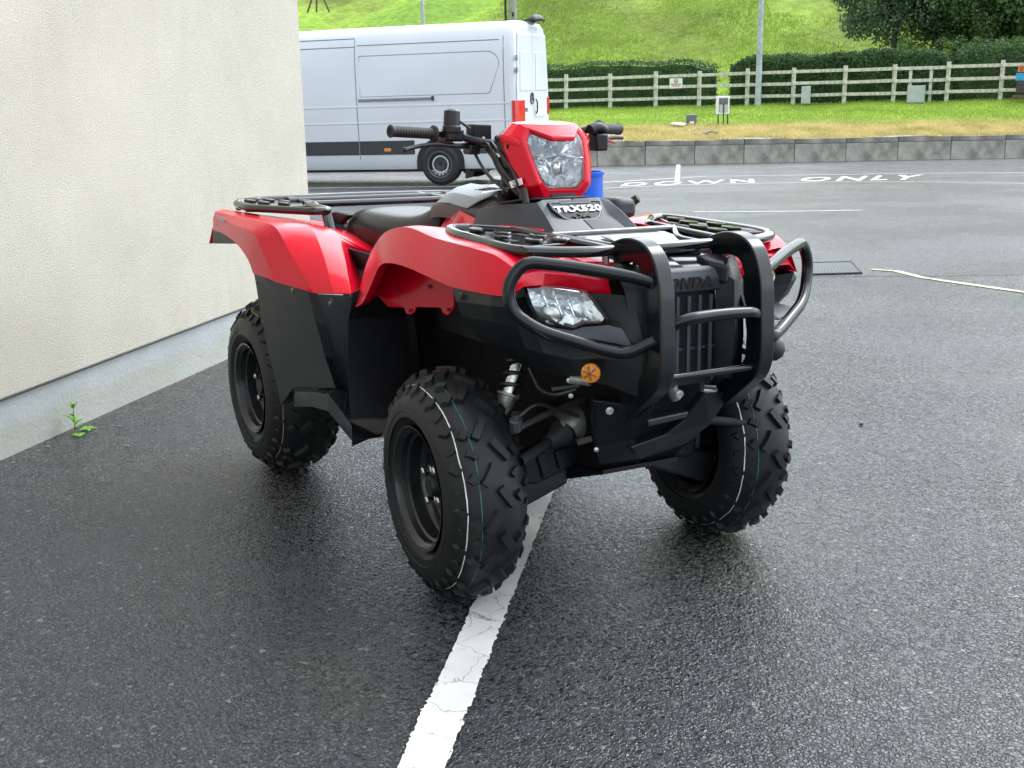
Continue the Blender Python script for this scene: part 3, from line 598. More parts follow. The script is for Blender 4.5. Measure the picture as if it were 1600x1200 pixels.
# ------------------------------------------------------------------ fence
fpx = [(-33.3277,21.3395,0.3029), (-31.9524,22.2616,0.3303), (-30.5856,23.1779,0.3567), (-29.3291,24.0203,0.3721), (-27.9801,24.9247,0.3965), (-26.7296,25.7632,0.4304), (-25.3964,26.6570,0.4624), (-24.1500,27.4926,0.4839), (-22.8536,28.3618,0.5040), (-21.5887,29.2099,0.5233)]
ft = [(V(p)-F2).dot(F1-F2)/(F1-F2).length_squared for p in fpx]; dt = (ft[-1]-ft[0])/9
ft = [ft[0]-dt*k for k in range(9, 0, -1)]+ft+[ft[-1]+dt*k for k in range(1, 5)]
fe = empty('timber_fence', tuple(F2), 'weathered pale timber post and three rail fence above the lawn', 'fence')
fd = (F1-F2).normalized(); side = (fd.x, fd.y, 0)
for t in ft:
    p = fencept(t)+fnn*.02; hgt = 1.17+rnd.uniform(-.03, .03); tl = V((rnd.uniform(-.012, .012), rnd.uniform(-.012, .012), 0))
    MB().bar([p+V((0, 0, -.2)), p+tl+V((0, 0, hgt-.03)), p+tl+V((0, 0, hgt))], .12, .10, side).build('post', 'fence', fe, bevel=.006)
for zz in (1.02, .655, .29):
    for a, b in zip(ft, ft[1:]):
        pa, pb = fencept(a)-fnn*.055+V((0, 0, zz+rnd.uniform(-.012, .012))), fencept(b)-fnn*.055+V((0, 0, zz+rnd.uniform(-.012, .012)))
        MB().bar([pa, pb], .035, .10, tuple(fnn)).build('rail', 'fence', fe)
for q in ((-23.7546,27.7578,0.4909), (-23.2546,28.0930,0.4972)):
    p = V(q)+fnn*.0; MB().bar([p+V((0, 0, -.1)), p+V((0, 0, 1.0))], .09, .06, side).build('thin_post', 'fence', fe)
def fbox(name, a, b, hh, dep, mat, off, z0=0.):    # upright box on the fence line between two base points
    a, b = V(a), V(b); return MB().poly([a+fnn*off+V((0, 0, z0)), b+fnn*off+V((0, 0, z0)), b+fnn*off+V((0, 0, z0+hh)), a+fnn*off+V((0, 0, z0+hh))], fnn*dep)
# warning notice on the fence
sg = empty('warning_sign', (-29.9792,23.5845,1.1251), 'small white warning notice fixed to the top rails of the fence', 'sign')
a, b, c, d = V((-30.1533,23.4678,0.9715)), V((-29.7825,23.7163,0.9877)), V((-29.7884,23.7124,1.3084)), V((-30.1586,23.4642,1.3041))
MB().poly([p-fnn*.085 for p in (a, b, c, d)], fnn*.006).build('board', 'paper', sg, smooth=False)
cx = (a+b+c+d)/4-fnn*.088; sxv = (b-a).normalized(); wsg = (b-a).length; hsg = (d-a).length
MB().lathe([(0, .055), (0, .07), (.002, .07), (.002, .055)], cx+V((0, 0, hsg*.22)), tuple(-fnn), 20, True).build('symbol', 'ink', sg)
MB().box(cx+V((0, 0, hsg*.22)), (.07, .003, .03), Matrix.Rotation(math.atan2(sxv.y, sxv.x), 3, 'Z') @ Matrix.Rotation(.5, 3, 'Y')).build('symbol_mark', 'ink', sg)
m = MB()
for k, (ww, zz) in enumerate(((.82, -.08), (.7, -.2), (.55, -.3))): m.box(cx+V((0, 0, hsg*zz)), (wsg*ww, .003, .025 if k == 0 else .012), Matrix.Rotation(math.atan2(sxv.y, sxv.x), 3, 'Z'))
m.build('printed_lines', 'signred', sg)
# cabinets by the fence
c1 = fbox('utility_cabinet', (-26.4582,25.9451,0.4588), (-26.2302,26.0980,0.4674), .54, .12, 'cabinet', -.3)
o = c1.build('utility_cabinet', 'cabinet', None, smooth=False, bevel=.015); tag(o, 'narrow pale grey utility cabinet standing at the fence rails', 'cabinet')
gc_ = empty('metal_cabinet', (-23.5655,27.8845,0.4801), 'square grey galvanised cabinet between two thin posts of the fence', 'cabinet')
fbox('x', (-23.7698,27.7476,0.4814), (-23.3473,28.0308,0.4883), .52, .25, 'cabgreen', -.38, -.02).build('cabinet_body', 'galv', gc_, smooth=False, bevel=.015)
fbox('x', (-23.7462,27.7634,0.4813), (-23.3707,28.0151,0.4884), .46, .01, 'cabgreen', -.395, .01).build('door', 'cabinet', gc_, smooth=False, bevel=.004)
# posters at the right edge
ps = empty('poster_board', (-21.1499,29.5041,0.5571), 'colourful orange and blue posters leaning at the fence at the right edge', 'sign')
fbox('x', (-21.2071,29.4657,0.5390), (-20.4553,29.9698,0.5517), .18, .03, '', -.5, .80).build('orange_poster', 'postor', ps, smooth=False)
fbox('x', (-21.2364,29.4461,0.5393), (-20.4553,29.9698,0.5517), .22, .03, '', -.5, .55).build('blue_poster', 'postbl', ps, smooth=False)
fbox('x', (-21.2071,29.4657,0.5390), (-20.4553,29.9698,0.5517), .36, .03, '', -.505, .20).build('dark_poster', 'postdk', ps, smooth=False)
fbox('x', (-21.2657,29.4264,0.5395), (-20.4553,29.9698,0.5517), .10, .25, '', -.6, .05).build('timber_base', 'brown', ps, smooth=False)
p0 = V((-21.1193,29.5246,0.5384))-fnn*.505
MB().lathe([(0, .03), (0, .045), (.004, .045), (.004, .03)], p0+V((0, 0, .89)), tuple(-fnn), 18, True).build('round_mark', 'ink', ps)
# lamp post
lp = V((-27.6197,25.1664,0.4049)); o = empty('street_lamp_post', tuple(lp), 'tall galvanised steel lamp post rising in front of the fence', 'lamp post')
MB().tube([lp-fnn*.25+V((0, 0, -.1)), lp-fnn*.25+V((0, 0, 6.2))], [.105, .06], 16).build('pole', 'galv', o)
MB().tube([lp-fnn*.25+V((0, 0, 6.2)), lp-fnn*.25+V((0, 0, 6.6)), lp-fnn*1.2+V((0, 0, 6.8))], .04, 10, .2).build('arm', 'galv', o)
MB().box(lp-fnn*1.4+V((0, 0, 6.8)), (.5, .25, .12)).build('lantern', 'galv', o, bevel=.03)
# pole behind the van
lp2 = V((-27.9269,13.2349,2.8078)); b2 = V((lp2.x, lp2.y, hillz(0, 0)-.2))
o = empty('sign_pole', tuple(b2), 'slim galvanised pole standing behind the roof of the van', 'pole')
MB().tube([b2, V((lp2.x, lp2.y, 2.6))], .06, 12).build('pole', 'galv', o)
m = MB().tube([V((lp2.x, lp2.y, 2.35)), V((lp2.x, lp2.y, 2.45))], .075, 12); m.tube([V((lp2.x, lp2.y, 2.6)), V((lp2.x, lp2.y, 6.5))], .052, 12); m.build('upper_pole', 'galv', o)
lp3 = V((-38.7840,22.4295,4.0780)); b3 = V((lp3.x, lp3.y, lp3.z-4.5))
o = empty('utility_pole', tuple(b3), 'thick grey timber utility pole above the rear of the van', 'pole')
MB().tube([b3, b3+V((0, 0, 9))], [.17, .13], 14).build('pole', 'polewood', o)
sd_ = RR*-.28
MB().tube([b3+sd_+V((0, 0, 0)), b3+sd_+V((0, 0, 9))], .045, 8).build('cable_guard', 'cable', o)
MB().box(b3-H*.18+V((0, 0, 4.2)), (.12, .02, .16)).build('tag', 'ink', o)
# meter box on legs, open box, lid, dark cover and rubble on the verge
b0 = V((-23.0833,19.8383,0.0624)); o = empty('meter_cabinet', tuple(b0), 'white framed meter cabinet open at the front on steel legs', 'meter box')
ex = ku; ez = V((0, 0, 1)); pxm = .0162                                  # metres per pixel of the photograph there
def vb(m, x0, x1, z0, z1, dep, off=0.): m.poly([b0+ex*x0-kn*off+ez*z0, b0+ex*x1-kn*off+ez*z0, b0+ex*x1-kn*off+ez*z1, b0+ex*x0-kn*off+ez*z1], kn*dep); return m
vb(MB(), -.17, .17, .28, .76, .16).build('cabinet_body', 'paper', o, smooth=False, bevel=.01)
vb(MB(), -.125, .125, .33, .71, .02, .004).build('door_opening', 'boxdark', o, smooth=False)
vb(MB(), -.115, .115, .55, .70, .03, .03).build('meter', 'boxdark', o, smooth=False, bevel=.02)
m = MB(); vb(m, -.11, -.01, .33, .54, .02, .012); vb(m, .01, .115, .33, .54, .02, .012); m.build('backboard', 'cabinet', o, smooth=False)
for x in (-.135, .125): MB().bar([b0+ex*x-ez*.1, b0+ex*x+ez*.28], .03, .03, tuple(ku)).build('leg', 'rust', o)
MB().tube([b0-ez*.1-kn*.03, b0-kn*.03+ez*.2, b0-kn*.05+ez*.55], .014, 8).build('cable', 'cable', o)
b0 = V((-23.5164,19.1251,0.0570)); o = empty('junction_box', tuple(b0), 'dark grey plastic junction box sitting on the dry grass', 'utility box')
vb(MB(), -.13, .13, 0, .29, .18).build('box_body', 'boxdark', o, smooth=False, bevel=.025)
vb(MB(), -.07, .05, .03, .11, .01, .006).build('label_plate', 'paper', o, smooth=False)
b0 = V((-23.4547,18.6064,0.0406)); o = MB().poly([b0-ex*.24+kn*.0+ez*.05, b0+ex*.02-kn*.42+ez*.03, b0+ex*.24+kn*.1+ez*.05, b0+kn*.55+ez*.07], (0, 0, .04)).build('slab', 'slab', smooth=False, bevel=.008)
tag(o, 'cream coloured flat slab lying on the verge beside the grey box', 'slab')
b0 = V((-21.0359,17.7476,-0.0760)); m = MB()
m.loft([[tuple(b0+ex*x+kn*(y*.16)+ez*(z+.01)) for x, z in ((-.17, 0), (-.15, .05), (-.08, .09), (.05, .085), (.13, .07), (.17, .02), (.15, -.01))] for y in (-1, 0, 1)]); o = m.build('plastic_cover', 'boxdark', smooth=True, solid=.03)
tag(o, 'dark curved plastic cover lying in the dry grass near the wall', 'cover')
for i, q in enumerate(((-22.5430,17.8550,-0.0113), (-22.1082,18.0779,-0.0229), (-22.3214,18.3963,-0.0066), (-21.5380,17.9311,-0.0499), (-22.5616,18.1218,-0.0042), (-21.7180,17.7045,-0.0475), (-21.4522,18.3181,-0.0445), (-22.0806,17.8265,-0.0299), (-21.0482,17.4530,-0.0817), (-21.2545,17.4570,-0.0726))):
    q = V(q)+ez*.02; m = MB(); r_ = .03+.03*rnd.random()
    m.loft([[tuple(q+V((r_*math.sin(t)*math.cos(a)*(.8+.5*rnd.random()), r_*math.sin(t)*math.sin(a), r_*.7*math.cos(t)))) for a in [k*math.pi/3 for k in range(6)]] for t in (0.05, .9, 1.8, 3.0)], True)
    o = m.build('rubble', 'stone', smooth=False); tag(o, 'lump of pale rubble in the dug ground beside the junction box', 'rubble', 'rubble around the junction box')
# staked sapling guard at the top left
q = V((-55.7114,21.1121,5.0805)); o = empty('timber_stakes', tuple(q-ez*1.0), 'brown timber stakes leaning together on the hillside at the top left', 'stakes')
for dx in (-.55, -.1, .55): MB().tube([q+RR*dx*1.0-ez*.35, q+ez*.9+RR*dx*.1], .05, 6).build('stake', 'brown', o)
# ------------------------------------------------------------------ hedges, bushes, trees
def leaves(name, mat, cen, nrm, size, parent=None, label=None):
    n = len(cen); P = np.array(cen); N = np.array(nrm)+RNG.normal(0, .55, (n, 3)); N /= np.linalg.norm(N, axis=1)[:, None]
    a = np.cross(N, RNG.normal(0, 1, (n, 3))); a /= np.linalg.norm(a, axis=1)[:, None]; b = np.cross(N, a); s = RNG.uniform(.6, 1.3, n)[:, None]*size
    vs = np.empty((n*4, 3)); vs[0::4] = P-a*s; vs[1::4] = P-b*s*.5; vs[2::4] = P+a*s; vs[3::4] = P+b*s*.5
    o = fastmesh(name, mat, vs, np.arange(n*4).reshape(n, 4))
    if parent is not None: o.parent = parent; o.matrix_parent_inverse = WORLD[parent.name].inverted()
    return o
def hedge(t0, t1, d, hh, dep, n, label, mat='hedge', ragged=.05, t_round=True):
    pa = fencept(t0)+fnn*d; root = empty('hedge', tuple(pa), label, 'hedge')
    L = abs(t1-t0)*fl_; ns = max(4, int(L/.6)); rows = []
    def hz(u): 
        e = min(u, 1-u)*L
        return hh*(1-.22*max(0, 1-e/.9)**2 if t_round else 1)+.04*math.sin(u*L*1.7)+.03*math.sin(u*L*4.1)
    for i in range(ns+1):
        u = i/ns; p = fencept(t0+(t1-t0)*u)+fnn*d; z = hz(u)-.12
        rows.append([tuple(p+V((0, 0, -.3))), tuple(p+V((0, 0, z*.5))), tuple(p+fnn*.08+V((0, 0, z))), tuple(p+fnn*(dep-.08)+V((0, 0, z))), tuple(p+fnn*dep+V((0, 0, -.3)))])
    MB().loft(rows, True, True).build('branches', 'hedge', root)
    cen = []; nr = []
    for i in range(n):
        u = RNG.uniform(0, 1); p = fencept(t0+(t1-t0)*u)+fnn*d; z = hz(u); r = RNG.random()
        if r < .62: q = p+fnn*(RNG.normal(-.03, ragged))+V((0, 0, RNG.uniform(-.1, z))); nn = -fnn+V((0, 0, .35))
        elif r < .93: q = p+fnn*RNG.uniform(0, dep)+V((0, 0, z+RNG.normal(0, ragged*.9))); nn = V((0, 0, 1))
        else: q = p+fnn*RNG.uniform(0, dep)+fu*0+V((0, 0, RNG.uniform(0, z))); nn = fd if u > .5 else -fd; q = fencept(t1 if u > .5 else t0)+fnn*(d+RNG.uniform(0, dep))+fd*RNG.normal(0, .05)+V((0, 0, RNG.uniform(0, z*.9)))
        cen.append(tuple(q)); nr.append(tuple(nn))
    leaves('leaves', mat, cen, nr, .045, root); return root
def t_at(q): return (V(q)-F2).dot(F1-F2)/(F1-F2).length_squared
hedge(-1.6, t_at((-29.3230,24.0244,0.5172)), .9, 1.52, 1.1, 26000, 'clipped dark green hedge behind the left half of the fence')
hedge(t_at((-28.6698,24.4623,0.5130)), t_at((-22.7928,28.4026,0.5131)), .9, 1.52, 1.1, 26000, 'clipped dark green hedge behind the right half of the fence')
hedge(t_at((-22.7928,28.4026,0.5131)), 1.7, 1.0, 1.62, 1.3, 18000, 'looser dark hedge under the trees at the far right of the fence', ragged=.12)
def crown(root, name, mat, c, rad, n, size, lobes, seed, droop=0.):
    rg = np.random.default_rng(seed); cen = []; nr = []
    L = []
    for k in range(lobes):
        v = rg.normal(0, 1, 3); v /= np.linalg.norm(v); v *= rg.uniform(.35, .95)
        L.append((np.array(c)+v*np.array(rad), rg.uniform(.22, .42)*min(rad)))
    for k in range(n):
        lc, lr = L[rg.integers(lobes)]; v = rg.normal(0, 1, 3); v /= np.linalg.norm(v); r = lr*rg.uniform(.55, 1.12)
        p = lc+v*r; cen.append(p); nr.append(v+np.array([0, 0, .4]))
    leaves(name, mat, cen, nr, size, root)
    k_ = max(200, n//6); cen = []; nr = []
    for k in range(k_):
        lc, lr = L[rg.integers(lobes)]; v = rg.normal(0, 1, 3); v[2] = abs(v[2]); v /= np.linalg.norm(v); p = lc+v*lr*rg.uniform(1.0, 1.22); cen.append(p); nr.append(v+np.array([0, 0, .6]))
    o = leaves('pale_leaves', 'leafL', cen, nr, size*.9, root)  # paler leaves over the upper outside of each lobe
def tree(base, hh, c, rad, mat, n, size, lobes, seed, label, name='tree', limbs=7):
    root = empty(name, tuple(base), label, 'tree' if name == 'tree' else 'bush'); rg = random.Random(seed); base = V(base); c = V(c)
    m = MB(); m.tube([base-ez*.3, base+(c-base)*.45+V((rg.uniform(-.2, .2), rg.uniform(-.2, .2), 0)), c+ez*rad[2]*.5], [rad[2]*.055, rad[2]*.015], 10)
    for k in range(limbs):
        s_ = base+(c-base)*rg.uniform(.4, .95); e = c+V((rg.uniform(-1, 1)*rad[0]*.8, rg.uniform(-1, 1)*rad[1]*.8, rg.uniform(-.5, .8)*rad[2])); mid = (s_+e)/2+ez*.2
        m.tube([s_, mid, e], [rad[2]*.022, rad[2]*.006], 6)
    m.build('trunk', 'bark', root)
    crown(root, 'crown', mat, tuple(c), rad, n, size, lobes, seed)
    return root
HP = lambda px_t, d: V(hp(px_t, d))
tA = V((-29.9621,33.7068,3.5791)); tree((tA.x, tA.y, tA.z-2.6), 6, tuple(tA+ez*1.6), (2.7, 2.4, 2.9), 'leafA', 42000, .075, 70, 11, 'grey green broadleaved tree on the slope, left of the darker trees')
tB = V((-28.0396,35.0362,3.6281)); tree((tB.x, tB.y, tB.z-2.8), 6, tuple(tB+ez*.9), (2.4, 2.1, 3.2), 'leafB', 42000, .075, 75, 12, 'dark green tree hanging low over the hedge, between two others')
tC = V((-26.3385,35.9823,3.5910)); tree((tC.x, tC.y, tC.z-2.6), 6, tuple(tC+ez*1.1), (2.1, 1.9, 3.0), 'leafB', 34000, .075, 60, 13, 'dark green tree cut by the right edge of the photo')
bA = V((-27.8551,32.3563,1.8909)); tree((bA.x, bA.y, bA.z-.8), 1, tuple(bA), (2.3, 1.2, .55), 'bushY', 12000, .05, 30, 14, 'yellow green scrub below the grey green tree', 'bush', 3)
bB = V((-25.6627,34.1530,1.8987)); tree((bB.x, bB.y, bB.z-.8), 1, tuple(bB), (1.8, 1.2, .6), 'bushY', 11000, .05, 28, 15, 'yellow green scrub behind the hedge at the far right', 'bush', 3)
bC = V((-26.4882,32.7236,1.8160)); tree((bC.x, bC.y, bC.z-.8), 1, tuple(bC), (1.2, 1.0, .7), 'leafB', 8000, .05, 20, 16, 'dark bushy shrub between the two patches of yellow green scrub', 'bush', 3)
# ------------------------------------------------------------------ blue bin
bq = V((-7.3476,4.8788,0.4316)); zb = tz(bq.x, bq.y); o = empty('blue_bin', (bq.x, bq.y, zb), 'blue plastic bin standing on the tarmac behind the quad bike', 'bin')
hb = bq.z-zb; MB().lathe([(0, .001), (0, .185), (hb-.03, .17), (hb-.03, .16), (.05, .16), (.05, .001)], (bq.x, bq.y, zb), (0, 0, 1), 40).build('bin_body', 'blue', o)
MB().lathe([(hb-.035, .171), (hb-.035, .184), (hb, .186), (hb, .168)], (bq.x, bq.y, zb), (0, 0, 1), 40, True).build('rim', 'blue', o)
# ------------------------------------------------------------------ van
a18 = R(18); VF = (-RR*math.cos(a18)+H*math.sin(a18)); VF = V((VF.x, VF.y, -math.sin(R(1.0)))).normalized()
VL = V((0, 0, 1)).cross(VF).normalized(); VU = VF.cross(VL)            # left side faces the camera
VO = V((-16.1134,7.6963,-0.4437)); VO.z = tz(VO.x, VO.y)+.0
VM = Matrix(((VF.x, VL.x, VU.x, VO.x), (VF.y, VL.y, VU.y, VO.y), (VF.z, VL.z, VU.z, VO.z), (0, 0, 0, 1)))
van = empty('van', tuple(VO), 'long white high roofed panel van parked across the road', 'van'); VANZ = .0
def vbuild(m, name, mat, parent=None, **k): return m.xf(VM).build(name, mat, parent or van, **k)
# local: x forward from the rear axle, y=0 left flank (negative to the right), z up
def vsec(x, top=2.72, w=1.0, bot=.27):
    P = [(.955, bot), (.985, bot+.06), (1.0, .55), (1.0, .9), (1.0, 1.18), (.992, 1.5), (.975, 1.95), (.945, 2.3), (.91, 2.45), (.875, 2.56), (.80, 2.66), (.66, 2.705), (.3, 2.72)]
    out = []
    for yy, z in P:
        z2 = bot+(z-bot)*(top-bot)/(2.72-bot) if top < 2.72 else z; out.append((x, -1.0+yy*w, z2))
    return out+[(x, -1.0-(p[1]+1.0), p[2]) for p in out[::-1]]
st = [(-1.40, 2.60, .90), (-1.395, 2.66, .945), (-1.36, 2.70, .98), (-1.28, 2.72, 1), (-.5, 2.72, 1), (1.5, 2.72, 1), (3.2, 2.71, 1), (3.9, 2.66, .99), (4.35, 2.35, .97), (4.75, 1.75, .96), (5.0, 1.35, .95), (5.45, 1.15, .92), (5.62, .95, .86)]
vbuild(MB().loft([vsec(*s) for s in st], True, True), 'body', 'vanwhite', ang=50)
def vp(x0, x1, z0, z1, y=.004, t=.012): return MB().poly([(x0, y, z0), (x1, y, z0), (x1, y, z1), (x0, y, z1)], (0, -t, 0))
def seam(pts, w=.012, y=.003): 
    m = MB()
    for a, b in zip(pts, pts[1:]): m.bar([(a[0], a[2] if len(a) > 2 else y, a[1]), (b[0], b[2] if len(b) > 2 else y, b[1])], w, .006, (0, 1, 0) if abs(a[0]-b[0]) > abs(a[1]-b[1]) else (1, 0, 0))
    return m
def ysec(z):                                  # flank offset at a height
    P = [(.27, -.045), (.33, -.015), (.55, 0), (1.18, 0), (1.5, -.008), (1.95, -.025), (2.3, -.055), (2.45, -.09), (2.56, -.125), (2.66, -.2)]
    for (a, ya), (b, yb) in zip(P, P[1:]):
        if z <= b: return ya+(yb-ya)*(z-a)/(b-a)
    return -.2
def vline(x, z0, z1, w=.014, slant=0.):
    n = 10; return MB().bar([(x+slant*k/n, ysec(z0+(z1-z0)*k/n)+.0015, z0+(z1-z0)*k/n) for k in range(n+1)], w, .008, (1, 0, 0))
def hline(x0, x1, z, w=.014): return MB().bar([(x0, ysec(z)+.0015, z), (x1, ysec(z)+.0015, z)], .008, w, (0, 1, 0))
vbuild(vline(1.52, .28, 2.5, slant=.02), 'door_gap', 'vangapshade')
vbuild(vline(-1.21, .8, 2.6, slant=.02), 'door_gap', 'vangapshade')
m = MB()
for x0, x1, z in ((1.54, 4.0, 2.38), (-1.12, 1.5, 2.40), (1.54, 4.0, 2.52)): m_ = hline(x0, x1, z, .016); m.add(m_.v, m_.f)
vbuild(m, 'roof_swage_shade', 'vangapshade')  # grey strips paint the shade along the roof pressings
# grey line painting shade round the pressed window-height recess behind the sliding door, with rounded rear corners
def rrect(x0, x1, z0, z1, r, both=False):
    P = []
    for (cx_, cz_, a0) in ((x0+r, z1-r, 90), (x0+r, z0+r*.3, 180)):
        rr_ = r if a0 == 90 else r*.3
        P += [(cx_+rr_*math.cos(R(a0+k*15)), cz_+rr_*math.sin(R(a0+k*15))) for k in range(7)]
    P += [(x1, z0), (x1, z1)]; return P
for x0, x1 in ((-1.12, 1.46),):
    P = rrect(x0, x1, 1.53, 2.22, .22); m = MB(); n = len(P)
    P = [P[-1]]+P; m.tube([(p[0], ysec(p[1])-.0035, p[1]) for p in P], .008, 6); vbuild(m, 'pressed_panel_shade', 'vangapshade' if x0 < 0 else 'vanwhite')
m = MB()
for z in (1.36, 1.08): m_ = hline(-1.30, 4.2, z, .03); m.add(m_.v, m_.f)
vbuild(m, 'side_crease', 'vanwhite')
vbuild(MB().bar([(.10, .004, 1.475), (1.49, .004, 1.475)], .02, .05, (0, 1, 0)), 'sliding_rail', 'vangapshade')
vbuild(MB().bar([(.10, .012, 1.495), (1.49, .012, 1.495)], .012, .018, (0, 1, 0)), 'rail_cover', 'wheelsilver')
vbuild(MB().box((.09, .012, 1.475), (.035, .03, .075)), 'rail_end', 'vanblack')
for x0, x1 in ((.47, 1.515), (1.535, 3.6), (-1.33, -.47)):
    vbuild(MB().poly([(x0, .012, .53), (x1, .012, .53), (x1, .012, .77), (x0, .012, .77)], (0, -.02, 0)), 'side_cladding', 'vanblack', smooth=False, bevel=.008)
vbuild(MB().box((.98, .016, .61), (.13, .02, .06)), 'side_marker', 'orange', bevel=.02)
# wheel arches as flat black plates painting the shaded hollow, and wheels
for xx in (0, 4.1): vbuild(MB().poly([(xx-.44, .004, .262)]+[(xx+.44*math.cos(R(180-k*10)), .004, .40+.40*math.sin(R(180-k*10))) for k in range(19)]+[(xx+.44, .004, .262)], (0, -.02, 0)), 'wheel_arch_shade', 'frame', smooth=False)
def vwheel(x, y, out):
    w = MB().lathe([(out*.0, .19), (out*.004, .215), (0, .24), (out*.010, .30), (-out*.01, .335), (-out*.03, .352), (-out*.2, .352), (-out*.225, .30), (-out*.22, .2)], (x, y, .352), (0, 1, 0), 48)
    t = vbuild(w, 'wheel', 'vantyre'); 
    vbuild(MB().lathe([(out*-.004, .225), (out*.006, .222), (out*-.006, .208), (out*-.05, .20), (out*-.055, .165), (out*-.03, .155), (out*-.028, .13), (out*-.045, .115), (out*-.05, .001)], (x, y, .352), (0, 1, 0), 48), 'rim', 'wheelsilver', t)
    vbuild(MB().lathe([(out*-.043, .001), (out*-.02, .06), (out*-.02, .10), (out*-.04, .118)][::1], (x, y, .352), (0, 1, 0), 32), 'hub', 'vanblack', t)
    for k in range(16 if out > 0 and x == 0 else 0):
        a = k*math.pi/8; m = MB().box((x+.182*math.cos(a), y-out*.046, .352+.182*math.sin(a)), (.022, .012, .030), Matrix.Rotation(-a+math.pi/2, 3, 'Y'))
        vbuild(m, 'vent_hole', 'frame', t)
vwheel(0, .035, 1); vwheel(0, -1.97, -1); vwheel(4.1, .035, 1); vwheel(4.1, -1.97, -1)
vbuild(MB().poly([(-.42, -.06, .10), (-.46, -.06, .10), (-.60, -.04, .75), (-.46, -.04, .75)], (0, -.3, 0)), 'mud_flap', 'vanblack', smooth=False, bevel=.01)
vbuild(MB().box((1.9, -1.0, .32), (5.4, 1.7, .2)), 'underbody', 'frame')
vbuild(MB().box((-1.36, -1.0, .42), (.22, 1.86, .16)), 'rear_bumper', 'vanblack', bevel=.03)
# rear face
vbuild(MB().poly([(-1.40, -.05, .62), (-1.40, -.975, .62), (-1.40, -.975, 2.50), (-1.40, -.17, 2.50), (-1.40, -.06, 1.6)], (-.02, 0, 0)), 'rear_door', 'vanwhite', smooth=False, bevel=.012)
vbuild(MB().poly([(-1.40, -1.0, .62), (-1.40, -1.94, .62), (-1.40, -1.93, 1.6), (-1.40, -1.82, 2.50), (-1.40, -1.0, 2.50)], (-.02, 0, 0)), 'rear_door', 'vanwhite', smooth=False, bevel=.012)
for y0, y1 in ((-.20, -.9), (-1.1, -1.8)):
    vbuild(MB().poly([(-1.423, y0, 1.55), (-1.423, y1, 1.55), (-1.423, y1+.02, 2.2), (-1.423, y0-.05, 2.2)], (-.006, 0, 0)), 'blank_window', 'vanwhite', smooth=False, bevel=.02)
vbuild(MB().poly([(-1.335, .005, .96), (-1.385, -.001, .96), (-1.435, -.08, .96), (-1.445, -.40, .96), (-1.39, -.40, .96), (-1.335, -.03, .96)], (0, 0, .44)), 'tail_light', 'taillight', smooth=False, bevel=.008)
vbuild(MB().poly([(-1.30, -1.996, 1.12), (-1.30, -1.97, 1.12), (-1.38, -1.83, 1.12), (-1.432, -1.83, 1.12), (-1.432, -1.95, 1.12), (-1.385, -1.996, 1.12)], (0, 0, .30)), 'tail_light', 'taillight', smooth=False, bevel=.008)
for z in (.95, 1.9, 2.1): vbuild(MB().box((-1.425, -.06, z), (.03, .07, .09)), 'hinge', 'vangapshade', bevel=.01)
vbuild(MB().tube([(-1.445, -1.05, 1.15), (-1.47, -1.05, 1.2), (-1.47, -1.05, 1.35), (-1.445, -1.05, 1.4)], .014, 8), 'door_handle', 'vanblack')
m = MB().lathe([(0, .085), (0, .10), (.012, .10), (.012, .085)], (-1.425, -.88, 1.42), (-1, 0, 0), 24, True)
for k in range(3): a = math.pi/2+k*2*math.pi/3; m.bar([(-1.43, -.88, 1.42), (-1.43, -.88+.09*math.cos(a), 1.42+.09*math.sin(a))], .02, .01, (1, 0, 0))
vbuild(m, 'star_emblem', 'vanblack')
tx = textmb('SPRINTER', .09, .002).xf(frame((-1.426, -.42, 1.20), (0, -1, 0), (0, 0, 1))); vbuild(tx, 'lettering', 'vanblack', smooth=False)
vbuild(MB().poly([(-1.428, -1.1, 1.1), (-1.428, -1.7, 1.1), (-1.428, -1.7, 1.22), (-1.428, -1.1, 1.22)], (-.004, 0, 0)), 'number_plate', 'paper', smooth=False)
vbuild(MB().loft([[(-1.30, -.9, 2.73), (-1.45, -.9, 2.76), (-1.52, -.9, 2.73)], [(-1.28, -1.1, 2.75), (-1.45, -1.1, 2.84), (-1.55, -1.1, 2.76)], [(-1.28, -1.4, 2.75), (-1.45, -1.4, 2.84), (-1.55, -1.4, 2.76)], [(-1.30, -1.5, 2.73), (-1.45, -1.5, 2.76), (-1.52, -1.5, 2.73)]]), 'roof_camera_housing', 'vanblack', solid=.03)
vbuild(MB().box((4.55, -1.0, 1.95), (.02, .5, .2)), 'windscreen', 'frame')
# ================================================================== quad bike
atv = empty('quad_bike', (-.64, 0, 0), 'red quad bike with black racks and bull bar parked across the white bay line', 'quad bike')
STEER = -.063
def part(mb, name, mat, parent=None, **k): k.setdefault('body', True); return mb.build(name, mat, parent or atv, **k)
def both(mb, name, mat, **k): a = part(mb, name, mat, **k); b = part(mirror(mb), name, mat, **k); return a, b
